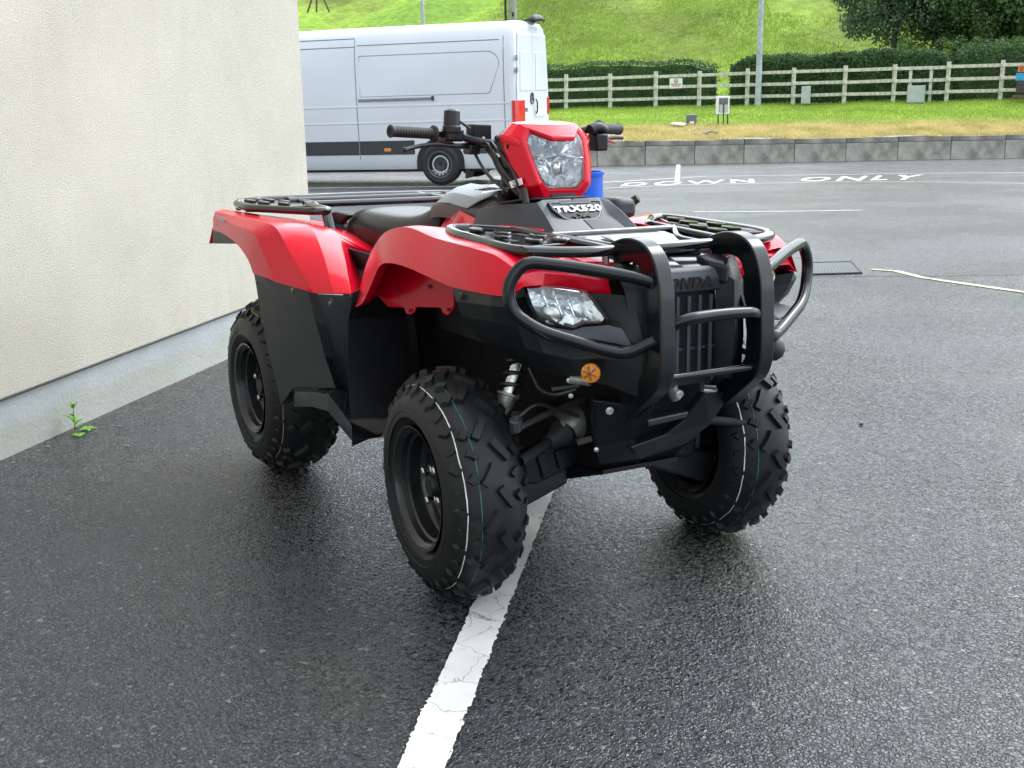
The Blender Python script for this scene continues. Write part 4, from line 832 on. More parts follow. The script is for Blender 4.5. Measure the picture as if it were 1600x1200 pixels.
# ---- wheels
def wheel(cx, cy, cz, R0, Wd, Rr, rz, npitch, stripes, out, lab=None):
    M3 = Matrix.Translation((cx, cy, cz)) @ Matrix.Rotation(rz, 4, 'Z')
    # local: axis +y (multiply by out so that +o is the outer side)
    def L(o, r, a): return (r*math.sin(a), out*o, r*math.cos(a))
    hw = Wd/2; Rt = R0-.011
    def rad(v):
        x = min(abs(v)/hw, 1.0); return Rt-.058*x**2.7
    prof = []
    for k in range(25):
        v = -hw+Wd*k/24; prof.append((v, rad(v)))
    lip = hw-.006
    sideo = [(hw+.004, Rt-.082), (hw+.005, Rt-.105), (hw-.001, Rr+.022), (hw-.009, Rr+.008), (hw-.018, Rr-.002)]
    full = [(-a, b) for a, b in sideo[::-1]]+prof+sideo
    n = 120; m = MB(); m.loft([[L(o, r, 2*math.pi*k/n) for k in range(n)] for o, r in full], True)
    # tread bars
    def tbar(pts, w, h, a0):
        rows = []
        for i, (v, u) in enumerate(pts):
            pv = pts[min(i+1, len(pts)-1)]; qv = pts[max(i-1, 0)]
            dv, du = pv[0]-qv[0], pv[1]-qv[1]; ln = math.hypot(dv, du); nv, nu = -du/ln, dv/ln
            row = []
            for s_, hh in ((-.5, -.004), (-.36, h), (.36, h), (.5, -.004)):
                vv = v+nv*w*s_; uu = u+nu*w*s_
                e = 1.0 if 0 < i < len(pts)-1 else (1.0 if hh > 0 else 1.0)
                row.append(L(vv, rad(vv)+hh, a0+uu/Rt))
            rows.append(row)
        a = rows[0]; b = rows[-1]
        m.loft(rows, True, True)
    pit = 2*math.pi*Rt/npitch; sc = Wd/.205
    for i in range(npitch):
        for sgn, ph in ((1, 0.), (-1, .5)):
            a0 = (i+ph)*pit/Rt
            def b(pts, w, h): tbar([(sgn*v*sc, u*pit) for v, u in pts], w, h, a0)
            b([(.003, -.13), (.012, .0), (.025, .15), (.037, .27)], .026, .015)
            b([(.052, .02), (.060, .12), (.067, .18)], .024, .015)
            if i % 2 == 0: b([(.042, .66), (.053, .57), (.063, .52)], .020, .013)
            b([(.084, -.20), (.090, -.13), (.096, -.10)], .026, .014)
            b([(.085, .32), (.091, .37), (.098, .37)], .018, .008)
    t = m.xf(M3).build('wheel', 'rubber', atv, ang=32)
    if lab: t['label'] = lab
    # rim guard ring on the sidewall
    for (o, r) in ((hw+.0045, Rt-.088),):
        MB().lathe([(o*out-.002*out, r-.003), (o*out+.0012*out, r), (o*out-.002*out, r+.003)], (0, 0, 0), (0, 1, 0), 90).xf(M3).build('sidewall_rib', 'rubber', t)
    # stripes
    for v, w, mt in stripes:
        mm = MB(); nn = 200; rj_ = random.Random(int(v*1e4)); dv = 0
        rows = []
        for k in range(nn+1):
            a = 2*math.pi*k/nn; dv = .8*dv+rj_.gauss(0, .00025); u = math.sin(a*7+v*90)*.0009
            rows.append([L(v+s_*w/2+dv+u, rad(v+dv+u)+.0012+.0125*0, a) for s_ in (-1, 1)])
        mm.loft(rows).xf(M3).build('paint_stripe', mt, t, solid=.0006, smooth=True)
    # rim (outer face) and barrel
    hub = [(lip+.002, Rr-.003), (lip+.006, Rr+.001), (lip+.004, Rr-.006), (lip-.004, Rr-.010), (lip-.010, Rr-.018), (lip-.026, Rr-.021), (lip-.030, Rr-.028), (lip-.062, Rr-.031), (lip-.068, Rr-.037), (lip-.086, Rr-.040), (lip-.094, Rr-.052), (lip-.080, Rr-.062), (lip-.066, .078), (lip-.064, .050), (lip-.070, .040), (lip-.070, .001)]
    rm = MB().lathe([(o*out, r) for o, r in hub], (0, 0, 0), (0, 1, 0), 72).xf(M3).build('rim', 'rim', t)
    inn = [(-lip-.004, Rr+.001), (-lip+.002, Rr-.006), (-lip+.012, Rr-.016), (-lip+.045, Rr-.020), (lip-.11, Rr-.024), (lip-.106, .09), (lip-.1, .001)]
    MB().lathe([(o*out, r) for o, r in inn], (0, 0, 0), (0, 1, 0), 64).xf(M3).build('inner_rim', 'rim', t)
    MB().lathe([(out*(lip-.070), .030), (out*(lip-.035), .029), (out*(lip-.030), .025), (out*(lip-.030), .001)], (0, 0, 0), (0, 1, 0), 24).xf(M3).build('hub_cap', 'frame', t)
    for k in range(4):
        a = k*math.pi/2+.5; c = L(lip-.066, .055, a)
        MB().lathe([(0, .015), (out*.012, .015), (out*.014, .0115), (out*.032, .0115), (out*.035, .007), (out*.035, .001)], c, (0, 1, 0), 6).xf(M3).build('lug_nut', 'chrome', t, ang=20)
    for k in range(4):
        a = k*math.pi/2+1.28; c = L(lip-.0775, Rr-.062, a)
        MB().lathe([(0, .013), (out*.002, .013), (out*.002, .001)], c, (0, 1, 0), 16).xf(M3).build('vent_hole', 'ink', t)
    # moulded name on the lower sidewall
    if lab:
        word = 'MAXXIS'; rr_ = Rr+.030
        for rep in ((0.0, .5) if out > 0 else (0.05,)):
            for k, chh in enumerate(word):
                a = math.pi+rep*2*math.pi*1.0+(k-2.5)*.135*(1)
                tm = textmb(chh, .040, .0006, .0006)
                # letter up points away from the hub; reading direction clockwise seen from outside
                d = Vector((math.sin(a), 0, math.cos(a))); ex = Vector((0, 1, 0)).cross(d) if out < 0 else d.cross(Vector((0, 1, 0)))
                o_ = Vector(L(hw+.0035, rr_-.010, a)); ex = -ex if False else ex
                tm.xf(frame(o_, ex, d)).xf(M3).build('moulded_letter', 'rubletter', t, smooth=False)
    return t
FS = [(.073, .0032, 'white_paint'), (.048, .0022, 'teal_paint')]
TY, TR = .436, .445
wheel(0, -TY, .297, .305, .205, .166, STEER, 16, [(.0765, .0032, 'white_paint'), (.046, .0022, 'teal_paint')], -1, 'front tyre on the white bay line with white and teal stripes')
wheel(0, TY, .297, .305, .205, .166, STEER, 16, [(-.0765, .0032, 'white_paint'), (-.046, .0022, 'teal_paint')], 1, 'front tyre on bare tarmac, its inner side turned to the viewer')
wheel(-1.28, -TR, .297, .305, .250, .157, 0, 17, [(.0945, .003, 'yellow_paint')], -1, 'wide rear tyre with a thin yellow stripe next to the wall')
wheel(-1.28, TR, .297, .305, .250, .157, 0, 17, [(.0945, .003, 'yellow_paint')], 1)

# ---- front fenders
st_lip = [(-0.5123,-0.4750,0.6810), (-0.4480,-0.4800,0.7061), (-0.3910,-0.4800,0.7600), (-0.3226,-0.4800,0.8262), (-0.2424,-0.4800,0.8430), (-0.1311,-0.4800,0.8431), (-0.0263,-0.4800,0.8359), (0.1002,-0.4800,0.8281), (0.2027,-0.4750,0.8297), (0.2657,-0.4650,0.8304), (0.3146,-0.4450,0.8315)]
st_rdg = [(-0.5767,-0.4600,0.6794), (-0.5499,-0.4600,0.7253), (-0.5137,-0.4600,0.7809), (-0.4620,-0.4550,0.8440), (-0.3754,-0.4550,0.8966), (-0.2368,-0.4550,0.9228), (-0.0726,-0.4600,0.9133), (0.0855,-0.4720,0.9137), (0.1833,-0.4680,0.9108), (0.2411,-0.4550,0.9032), (0.3023,-0.4400,0.8800)]
st_top = []; st_in = []
inn_ = [tuple(V(p)+V((.002, .055, .004+.008*min(i, 4)/4))) for i, p in enumerate(st_rdg)]
in2_ = [(p[0]+.01, -.27+.002*i, p[2]-.004+(.02 if i < 3 else 0)) for i, p in enumerate(st_rdg)]
bev = [tuple(V(a)+(V(b)-V(a)).normalized()*.018+V((0, 0, .006))) for a, b in zip(st_rdg, inn_)]
bev2 = [tuple(V(b)+(V(a)-V(b)).normalized()*.012) for a, b in zip(st_lip, st_rdg)]
lipin = [tuple(V(a)+V((0, .022, .004))) for a in st_lip]
fm = MB().loft(spl([lipin, st_lip, bev, inn_, in2_][::-1], 5))
ff = both(fm, 'front_fender', 'red', solid=.004, bevel=.009, bang=17, ang=180, segs=4)
# red strip over the headlight, joining the fender to the nose
top = [(0.2876,-0.4400,0.8721), (0.3016,-0.4000,0.8728), (0.3088,-0.3450,0.8746), (0.3177,-0.2900,0.8690), (0.3335,-0.2350,0.8597), (0.3417,-0.1850,0.8474)]
bot = [(0.3117,-0.4450,0.8310), (0.3218,-0.4100,0.8523), (0.3118,-0.3500,0.8519), (0.3116,-0.3000,0.8460), (0.3210,-0.2350,0.8304), (0.3518,-0.1800,0.8206)]
back = [(.26, -.375, .905), (.27, -.35, .905), (.285, -.31, .902), (.30, -.27, .90), (.32, -.22, .897), (.34, -.17, .895)]
botin = [tuple(V(b)+V((-.03, 0, -.002))) for b in bot]
both(MB().loft([back, top, bot, botin]), 'nose_strip', 'red', solid=.004, bevel=.004, ang=30)
# inner fender panel seen under the arch
pl = [(-0.5767,-0.4500,0.6709), (-0.5439,-0.4287,0.6972), (-0.5137,-0.4081,0.7076), (-0.4861,-0.3874,0.6760), (-0.4269,-0.3636,0.6814), (-0.4191,-0.3614,0.6656), (-0.4028,-0.3569,0.6640), (-0.3839,-0.3516,0.6741), (-0.3756,-0.3493,0.6900), (-0.2780,-0.3208,0.7010), (-0.2683,-0.3178,0.6859), (-0.2513,-0.3125,0.6828), (-0.2341,-0.3073,0.6977), (-0.2268,-0.3050,0.7131), (-0.2286,-0.3058,0.7808), (-0.2964,-0.3268,0.8019), (-0.3985,-0.3569,0.8164), (-0.4819,-0.3887,0.8194), (-0.5368,-0.4262,0.7662)]
both(MB().poly(pl, (0, .006, 0)), 'inner_fender', 'red', smooth=False, bevel=.002)
for q in ((-0.5368,-0.4317,0.7023), (-0.4433,-0.3734,0.7358), (-0.3136,-0.3366,0.7569), (-0.2427,-0.3148,0.7006), (-0.3961,-0.3599,0.6784)):
    part(MB().lathe([(0, .006), (-.002, .005), (-.003, .001)], q, (0, 1, 0), 12), 'rivet', 'greyplas')
# ---- splash guard between the footwell and the front wheel
sp = [(-0.5507,-0.4700,0.7145), (-0.5524,-0.4700,0.6877), (-0.5875,-0.4700,0.6304), (-0.5903,-0.4750,0.4723), (-0.5584,-0.4850,0.3617), (-0.5090,-0.5000,0.2628)]
sp2 = [(p[0]+.012, -.36, p[2]+(0.05 if i == 0 else 0)+(.045 if i == 5 else 0)) for i, p in enumerate(sp)]
sp3 = [(p[0]+.02, -.19, p[2]+(.06 if i == 0 else 0)+(.05 if i == 5 else 0)) for i, p in enumerate(sp)]
both(MB().loft([sp, sp2, sp3]), 'splash_guard', 'dark', solid=.006, bevel=.002, ang=20)
# ---- rear mud guard with footwell
cA = [(-1.0754,-0.5950,0.7133), (-1.0608,-0.5940,0.6754), (-1.0335,-0.5920,0.5869), (-0.9813,-0.5890,0.4690), (-0.9100,-0.5860,0.3626), (-0.8916,-0.5850,0.3095)]
cB = [(-0.9207,-0.5750,0.7016), (-0.9220,-0.5720,0.6604), (-0.9149,-0.5660,0.5830), (-0.8928,-0.5580,0.4722), (-0.8741,-0.5510,0.3853), (-0.8667,-0.5500,0.3699)]
cC = [(-0.7687,-0.5300,0.7143), (-0.7658,-0.5240,0.6796), (-0.7575,-0.5110,0.6041), (-0.7319,-0.4930,0.4963), (-0.6993,-0.4770,0.4098), (-0.6895,-0.4750,0.3974)]
cD = [(-0.7447,-0.5050,0.6852), (-0.7412,-0.4990,0.6555), (-0.7425,-0.4840,0.5842), (-0.7420,-0.4620,0.4810), (-0.7400,-0.4440,0.3911), (-0.7406,-0.4400,0.3719)]
cE = [(-0.5659,-0.4680,0.7027), (-0.5797,-0.4630,0.6715), (-0.6077,-0.4530,0.6042), (-0.6501,-0.4380,0.4963), (-0.6922,-0.4230,0.3928), (-0.7007,-0.4200,0.3700)]
back_ = [tuple(V(p)+V((-.03, .05, 0))) for p in cA]
both(MB().loft([back_, cA, cB, cC, cD, cE]), 'rear_mud_guard', 'guardplas', solid=.005, bevel=.004, ang=14, segs=3)
# foot platform
e1 = [(-0.8662,-0.5500,0.3742), (-0.7766,-0.5150,0.3874), (-0.6819,-0.4780,0.3994), (-0.6762,-0.4300,0.3807)]
e2 = [(-0.8282,-0.5600,0.3648), (-0.6981,-0.5450,0.3916), (-0.5963,-0.5350,0.4048), (-0.5124,-0.5000,0.3272)]
e3 = [(-0.8309,-0.5650,0.3178), (-0.6999,-0.5500,0.3451), (-0.5979,-0.5400,0.3535), (-0.5034,-0.5030,0.2785)]
e4 = [tuple(V(p)+V((0, .10, .0))) for p in e3]
both(MB().loft([e4, e3, e2, e1]), 'foot_platform', 'guardplas', solid=.004, bevel=.004, ang=20)
for i in range(7):
    a = lerp((-0.6727,-0.5400,0.4006), (-0.5186,-0.5050,0.3499), i/7); b = lerp((-0.6804,-0.4850,0.3965), (-0.6630,-0.4400,0.3726), i/7)
    both(MB().tube([tuple(V(a)+V((0, 0, .004))), tuple(V(b)+V((0, 0, .004)))], .0035, 6), 'grip_rib', 'blackplas')
for q, r_ in (((-0.7674,-0.5720,0.7007), .014), ((-0.6056,-0.5150,0.6794), .014), ((-1.0026,-0.6060,0.6988), .011)):
    q = tuple(V(q)+V((0, -.002, 0))); a = MB().lathe([(0, r_), (-.0015, r_), (-.0018, r_*.75), (-.001, r_*.72)], q, (0, 1, 0), 18); both(a, 'bolt_recess', 'ink')
    both(MB().lathe([(0, r_*.55), (-.003, r_*.5), (-.004, .0005)], tuple(V(q)+V((0, -.002, 0))), (0, 1, 0), 12), 'bolt', 'linkage')
# ---- rear fenders
r0 = [(-1.5783,-0.5750,0.8065), (-1.4047,-0.5880,0.8107), (-1.2282,-0.5970,0.7947), (-1.1407,-0.5980,0.7685), (-1.1007,-0.5970,0.7458), (-1.0751,-0.5950,0.7154)]
r1 = [(-1.5595,-0.5750,0.8471), (-1.3782,-0.5830,0.8483), (-1.1541,-0.5900,0.8485), (-1.0514,-0.5900,0.8380), (-0.9941,-0.5840,0.7866), (-0.9204,-0.5750,0.7047)]
r2 = [(-1.5703,-0.5650,0.8662), (-1.3204,-0.5620,0.8701), (-1.1105,-0.5580,0.8741), (-0.9732,-0.5500,0.8662), (-0.8844,-0.5400,0.8047), (-0.7136,-0.5250,0.6932)]
r3 = [(-1.5926,-0.5300,0.8709), (-1.4295,-0.5000,0.8667), (-1.2892,-0.4600,0.8642), (-1.0255,-0.4300,0.8659), (-0.8228,-0.4600,0.8151), (-0.6336,-0.4950,0.7015)]
r4 = [(-1.60, -.42, .850), (-1.45, -.38, .850), (-1.28, -.35, .845), (-1.0193,-0.3400,0.8434), (-0.8184,-0.3900,0.7956), (-0.5777,-0.4650,0.7055)]
r5 = [(-1.62, -.10, .80), (-1.46, -.10, .80), (-1.28, -.12, .79), (-1.02, -.20, .77), (-0.9730,-0.2800,0.7630), (-0.7372,-0.3600,0.6955)]
rin = [tuple(V(p)+V((0, .02, .004))) for p in r0]
both(MB().loft(spl([rin, r0, r1, r2, r3, r4, r5][::-1], 6)), 'rear_fender', 'red', solid=.004, bevel=.016, bang=12, ang=180, segs=5)
both(MB().poly([(-1.5956,-0.5750,0.7529), (-1.5775,-0.5750,0.8112), (-1.4307,-0.5800,0.8122), (-1.2761,-0.5800,0.7865)], (0, .006, 0)), 'fender_tail_flap', 'blackplas', smooth=False)
part(MB().loft([[(-1.655, -.57, .745), (-1.66, 0, .745), (-1.655, .57, .745)], [(-1.64, -.56, .80), (-1.65, 0, .78), (-1.64, .56, .80)], [(-1.62, -.54, .845), (-1.63, 0, .80), (-1.62, .54, .845)]]), 'tail_panel', 'red', solid=.005, bevel=.003)
# grey decal on the tail
dq = [(-1.5130,-0.5755,0.8603), (-1.3649,-0.5865,0.8606), (-1.3910,-0.5880,0.8496), (-1.4556,-0.5820,0.8478)]
both(MB().poly([tuple(V(p)+V((0, -.004, .002))) for p in dq], (0, -.0012, 0)), 'decal', 'silver', smooth=False)
both(MB().lathe([(-.01, .022), (.0, .023), (.006, .020), (.008, .001)], (-1.64, -.46, .885), (-.5, -1, .1), 20), 'tail_reflector', 'redlens')
both(MB().box((-1.60, -.42, .885), (.03, .05, .05)), 'reflector_bracket', 'frame', bevel=.005)
# ---- seat
def ring(x, hw, zt, zb, zs=None, n=9, yc=.45):
    P = []
    prof = [(0, zt+.0), (.35, zt-.001), (.68, zt-.006), (.88, zt-.022), (.98, zt-.055), (1.0, (zt+zb)/2), (.98, zb+.02), (.86, zb), (0, zb)]
    L_ = [(x, -hw*a, z) for a, z in prof]; R_ = [(x, hw*a, z) for a, z in prof[::-1][1:-1]]
    return L_+R_
seat = [ring(-1.405, .10, .845, .80), ring(-1.395, .135, .868, .765), ring(-1.34, .165, .884, .755), ring(-1.24, .182, .896, .745), ring(-1.12, .186, .898, .735), ring(-1.0, .176, .897, .73), ring(-.90, .155, .902, .74), ring(-.83, .135, .918, .76), ring(-.775, .12, .945, .79), ring(-.735, .105, .968, .82), ring(-.72, .09, .975, .85)]
part(MB().loft(seat, True, True), 'seat', 'seat', sub=2)
both(MB().poly([(-1.4411,-0.2200,0.8494), (-1.3723,-0.1900,0.8725), (-1.2658,-0.1850,0.8678), (-1.3451,-0.1900,0.8292), (-1.2528,-0.2000,0.7799), (-1.3010,-0.2000,0.7657), (-1.3382,-0.2100,0.8262)], (0, .03, 0)), 'seat_bracket', 'greyplas', smooth=False, bevel=.006)
# ---- tank and side panels
def tring(x, hw, zt, zb):
    prof = [(0, zt), (.4, zt-.006), (.72, zt-.022), (.93, zt-.05), (1.0, (zt+zb)/2-.0), (1.02, zb)]
    return [(x, -hw*a, z) for a, z in prof[::-1]]+[(x, hw*a, z) for a, z in prof[1:]]
tk = [tring(-.775, .10, .958, .90), tring(-.735, .125, .985, .90), tring(-.68, .14, 1.005, .91), tring(-.60, .15, 1.017, .92), tring(-.50, .155, 1.018, .92), tring(-.40, .15, 1.008, .92), tring(-.30, .14, .995, .92), tring(-.2, .12, .985, .92)]
part(MB().loft(tk, False, False), 'fuel_tank_cover', 'tank', sub=2)
part(MB().lathe([(0, .055), (.02, .052), (.028, .045), (.03, .001)], (-.47, 0, 1.012), (.1, 0, 1), 28), 'fuel_cap', 'tank')
both(MB().loft([[(-.66, -.065, 1.004), (-.58, -.060, 1.020), (-.47, -.065, 1.020), (-.38, -.075, 1.007)], [(-.655, -.115, .982), (-.57, -.122, .994), (-.46, -.128, .992), (-.40, -.13, .984)], [(-.60, -.152, .962), (-.55, -.154, .966), (-.47, -.157, .962), (-.43, -.156, .960)]][::-1]), 'silver_panel', 'silver', solid=.004, bevel=.002, ang=12)
sp_ = [tuple(V(p)+V((0, 0, .0))) for p in ((-0.5183,-0.1350,0.9786), (-0.5748,-0.1450,0.9226), (-0.6226,-0.1650,0.8584), (-0.5371,-0.2400,0.8385))]
sq_ = [(-0.4764,-0.1550,0.9505), (-0.4656,-0.1650,0.9236), (-0.4670,-0.1900,0.8775), (-0.3281,-0.2700,0.8632)]
sr_ = [(-0.3281,-0.1650,0.9324), (-0.3120,-0.1800,0.9200), (-0.2537,-0.2200,0.9008), (-0.0783,-0.3000,0.8823)]
su_ = [(0.0076,-0.1600,0.9411), (0.0339,-0.1800,0.9347), (0.0742,-0.2200,0.9228), (0.1728,-0.2800,0.9064)]
both(MB().loft([sp_, sq_, sr_, su_]), 'side_panel', 'red', solid=.004, bevel=.004, ang=18)
both(MB().loft([[(p[0]+.004, p[1]-.003, p[2]+.002) for p in ((-0.4906,-0.1820,0.8937), (-0.4967,-0.1680,0.9247), (-0.4712,-0.1620,0.9418))], [(p[0]+.004, p[1]-.012, p[2]) for p in ((-0.4741,-0.1820,0.8915), (-0.4803,-0.1680,0.9205), (-0.4672,-0.1620,0.9346))]]), 'panel_crease', 'red', solid=.003, bevel=.001)
# sticker with figures lying on the tank
st0 = (-0.1953,-0.2261,1.0200); st1 = (-0.2886,-0.1020,1.0200)
fx = V(st1)-V(st0); fy = V((-0.4222,-0.0771,1.0230))-V(st0)
part(MB().poly([tuple(V(st0)-fx*.12+V((0, 0, .002))), tuple(V(st1)+fx*.3+V((0, 0, .002))), tuple(V(st1)+fx*.3+fy*1.0+V((0, 0, .002))), tuple(V(st0)-fx*.12+fy*1.0+V((0, 0, .002)))], (0, 0, .0015)), 'tank_sticker', 'paper', smooth=False)
tm = textmb('1982', .056, .0008, .0004, 0, 1.05, 'LEFT').xf(frame(tuple(V(st0)+V((0, 0, .0045))+fy*.15), fx, fy)); part(tm, 'handwritten_number', 'ink', smooth=False)
# ---- cowl with badge
c0 = [(-.34, -.165, .965), (-.345, -.175, .945), (-.345, -.185, .905)]
c1_ = [(-.24, -.15, .985), (-.24, -.165, .955), (-.24, -.19, .905)]
c2_ = [(-0.1014,-0.1180,1.0010), (-0.0434,-0.1250,0.9736), (0.0248,-0.1350,0.9316)]
c3_ = [(-0.1108,-0.0920,1.0071), (-0.0670,-0.0980,0.9619), (0.0075,-0.1080,0.9285)]
c4_ = [(p[0]+.002, -.001, p[2]) for p in c3_]
cw = MB().loft([c0, c1_, c2_, c3_, c4_]); mcw = mirror(cw); cw.add(mcw.v, mcw.f)
part(cw, 'front_cowl', 'greyplas', solid=.006, bevel=.006, ang=22, segs=3)
ctop = [(-.30, -.12, .985), (-.22, -.10, 1.0), tuple(V(c3_[0])+V((-.02, .02, .003)))]
mb_ = MB().loft([ctop, [(p[0], -p[1], p[2]) for p in ctop]]); part(mb_, 'cowl_top', 'greyplas', solid=.005)
part(MB().box((-.125, .165, .975), (.10, .07, .055)), 'ignition_housing', 'greyplas', bevel=.015)
part(MB().lathe([(0, .013), (.02, .012), (.022, .001)], (-.10, .20, .99), (.6, .5, .6), 14), 'rubber_cap', 'grip')
# badge plane
bt0, bt1 = V((c3_[0][0], 0, c3_[0][2])), V((c3_[2][0], 0, c3_[2][2])); bu0 = V((c3_[1][0], 0, c3_[1][2]))
ex = V((0, 1, 0)); ey = (bt0-bu0).normalized(); ezz = ex.cross(ey)
BO = bt0+(bu0-bt0)*.80+ezz*.004
def bpoly(pts, dz, th, name, mat, par=None, **k):
    return part(MB().poly([tuple(BO+ex*x+ey*y+ezz*dz) for x, y in pts], tuple(ezz*th)), name, mat, par, smooth=False, **k)
badge = bpoly([(-.088, .033), (-.075, .040), (.075, .040), (.088, .033), (.083, .008), (.062, -.022), (.045, -.036), (-.045, -.036), (-.062, -.022), (-.083, .008)], -.004, .006, 'badge_plate', 'blackplas', bevel=.002)
def outline(pts, w, dz, name, mat):
    m = MB(); pp = [tuple(BO+ex*x+ey*y+ezz*dz) for x, y in pts]; m.tube(pp, w, 6); part(m, name, mat, badge)
outline([(-.052, .034), (-.082, .031), (-.078, .010), (-.058, -.020), (-.042, -.031), (.042, -.031), (.058, -.020), (.078, .010), (.082, .031), (.052, .034)], .0022, .003, 'badge_outline', 'silver')
outline([(-.052, .034), (-.046, .028), (.046, .028), (.052, .034)], .0016, .003, 'badge_outline', 'silver')
tm = textmb('TRX520', .033, .0012, .0011, .0, 1.08); tm.v = [(v[0]*1.27, v[1]*.84, v[2]) for v in tm.v]; part(tm.xf(frame(tuple(BO-ey*.002+ezz*.004), ex, ey)), 'model_lettering', 'letter', badge, smooth=False)
tm = textmb('4X4', .018, .0012, .0006, .0, 1.3); tm.v = [(v[0]*1.7, v[1], v[2]) for v in tm.v]; part(tm.xf(frame(tuple(BO-ey*.024+ezz*.004), ex, ey)), 'drive_lettering', 'ink', badge, smooth=False)
# ---- hood between the racks
hr = [[(-.10, -.17, .925), (-.06, -.12, .930), (-.05, 0, .932)], [(.06, -.19, .915), (.06, -.13, .922), (.06, 0, .924)], [(.22, -.20, .900), (.22, -.14, .908), (.22, 0, .910)], [(.33, -.18, .888), (.335, -.13, .896), (.335, 0, .898)], [(.40, -.16, .868), (.405, -.12, .874), (.405, 0, .876)]]
hm = MB().loft(hr); h2 = mirror(hm); hm.add(h2.v, h2.f); part(hm, 'hood', 'lid', solid=-.006, bevel=.004, ang=18)
both(MB().loft([[(-.08, -.17, .925), (.06, -.19, .915), (.22, -.20, .900), (.34, -.18, .888)], [(-.08, -.22, .915), (.06, -.27, .900), (.22, -.28, .885), (.34, -.20, .870)]]), 'hood_side', 'red', solid=.004)
part(MB().poly([(.10, -.12, .925), (.13, -.145, .924), (.30, -.135, .906), (.33, -.10, .903), (.33, .10, .903), (.30, .135, .906), (.13, .145, .924), (.10, .12, .925)], (0, 0, .010)), 'storage_lid', 'lid', smooth=False, bevel=.005)
part(MB().poly([(.16, -.085, .9325), (.29, -.08, .9180), (.29, .08, .9180), (.16, .085, .9325)], (0, 0, .003)), 'lid_recess', 'lid', smooth=False, bevel=.002)
# ---- front grille and bumper shell
nose = [[(.355, -.185, .895), (.40, -.18, .835), (.43, -.165, .70), (.435, -.155, .60)], [(.385, -.135, .890), (.425, -.13, .840), (.445, -.125, .70), (.445, -.12, .60)], [(.375, -.10, .885), (.405, -.095, .87), (.405, -.09, .70), (.405, -.09, .60)]]
both(MB().loft(nose[::-1]), 'grille_surround', 'blackplas', solid=.006, bevel=.006, ang=18)
part(MB().box((.375, 0, .73), (.02, .22, .30)), 'radiator', 'ink')
bb_ = [[(.40, y, .882), (.415, y, .875), (.424, y, .850), (.420, y, .822), (.395, y, .815)] for y in (-.10, -.05, 0, .05, .10)]
nb = part(MB().loft(bb_, True, True), 'name_bar', 'greyplas', bevel=.004, ang=25)
tm = textmb('HONDA', .037, .0015, .0018, 0, 1.12); tm.v = [(v[0]*1.12, v[1], v[2]) for v in tm.v]; part(tm.xf(frame((.4235, -0.016, .8325), (0, 1, 0), (.09, 0, 1))), 'moulded_name', 'ink', nb, smooth=False)
for k in range(5):
    y = -.068+.034*k; part(MB().bar([(.418, y, .812), (.425, y, .62)], .010, .008, (0, 1, 0)), 'grille_slat', 'greyplas')
for z in (.68,): part(MB().bar([(.412, -.09, z), (.412, .09, z)], .006, .006, (1, 0, 0)), 'grille_crossbar', 'greyplas')
both(MB().poly([(.44, .10, .885), (.405, .135, .895), (.36, .135, .905), (.36, .06, .905), (.395, .065, .897)], (0, 0, -.055)), 'vent_block', 'blackplas', smooth=False, bevel=.012)
# bumper shell, columns from the arch corner to the nose
B0 = [(0.1041,-0.4820,0.8272), (0.1241,-0.4820,0.7938), (0.1345,-0.4700,0.7566), (0.1566,-0.4500,0.7173), (0.1735,-0.4200,0.6824)]
B1 = [(0.2711,-0.4680,0.8269), (0.2868,-0.4750,0.8057), (0.2757,-0.4600,0.7633), (0.2426,-0.4200,0.7061), (0.2257,-0.3850,0.6600)]
B2 = [(0.3144,-0.4380,0.8279), (0.3099,-0.4300,0.7996), (0.2972,-0.4100,0.7534), (0.2893,-0.3800,0.6952), (0.2539,-0.3400,0.6385)]
B2b = [(0.2656,-0.3850,0.8136), (0.2625,-0.3650,0.7745), (0.2987,-0.3650,0.7419), (0.3139,-0.3450,0.6854), (0.2884,-0.3100,0.6263)]
B3 = [(0.2776,-0.3250,0.8324), (0.2867,-0.3150,0.7587), (0.3270,-0.3000,0.7222), (0.3497,-0.2900,0.6711), (0.3470,-0.2650,0.6176)]
B4 = [(0.3099,-0.2550,0.8256), (0.3271,-0.2500,0.7597), (0.3673,-0.2450,0.7320), (0.3973,-0.2400,0.6782), (0.3980,-0.2200,0.6107)]
B5 = [(0.3784,-0.1950,0.8249), (0.4074,-0.1950,0.7681), (0.4388,-0.1900,0.7241), (0.4423,-0.1850,0.6735), (0.4525,-0.1800,0.5928)]
B6 = [(0.4065,-0.1650,0.8236), (0.4400,-0.1650,0.7709), (0.4592,-0.1600,0.7126), (0.4655,-0.1550,0.6595), (0.4734,-0.1500,0.5813)]
Bi = [tuple(V(p)+V((-.02, .03, 0))) for p in B0]
both(MB().loft([Bi, B0, B1, B2, B2b, B3, B4, B5, B6]), 'bumper', 'blackplas', solid=.005, bevel=.004, ang=14)
for q in ((0.1551,-0.4860,0.8097),): both(MB().lathe([(0, .011), (-.003, .010), (-.004, .001)], q, (0, 1, 0), 12), 'bolt', 'frame')
# tray below the lamp
both(MB().loft([[(0.3364,-0.3600,0.7525), (0.3702,-0.3050,0.7441), (0.3857,-0.2850,0.7541), (0.4179,-0.2350,0.7612), (0.4327,-0.2050,0.7519)], [(0.3944,-0.3750,0.7457), (0.4000,-0.3150,0.7215), (0.4040,-0.2750,0.7290), (0.4376,-0.2200,0.7176), (0.4602,-0.1900,0.7066)]]), 'lamp_tray', 'greyplas', solid=.004, bevel=.003)
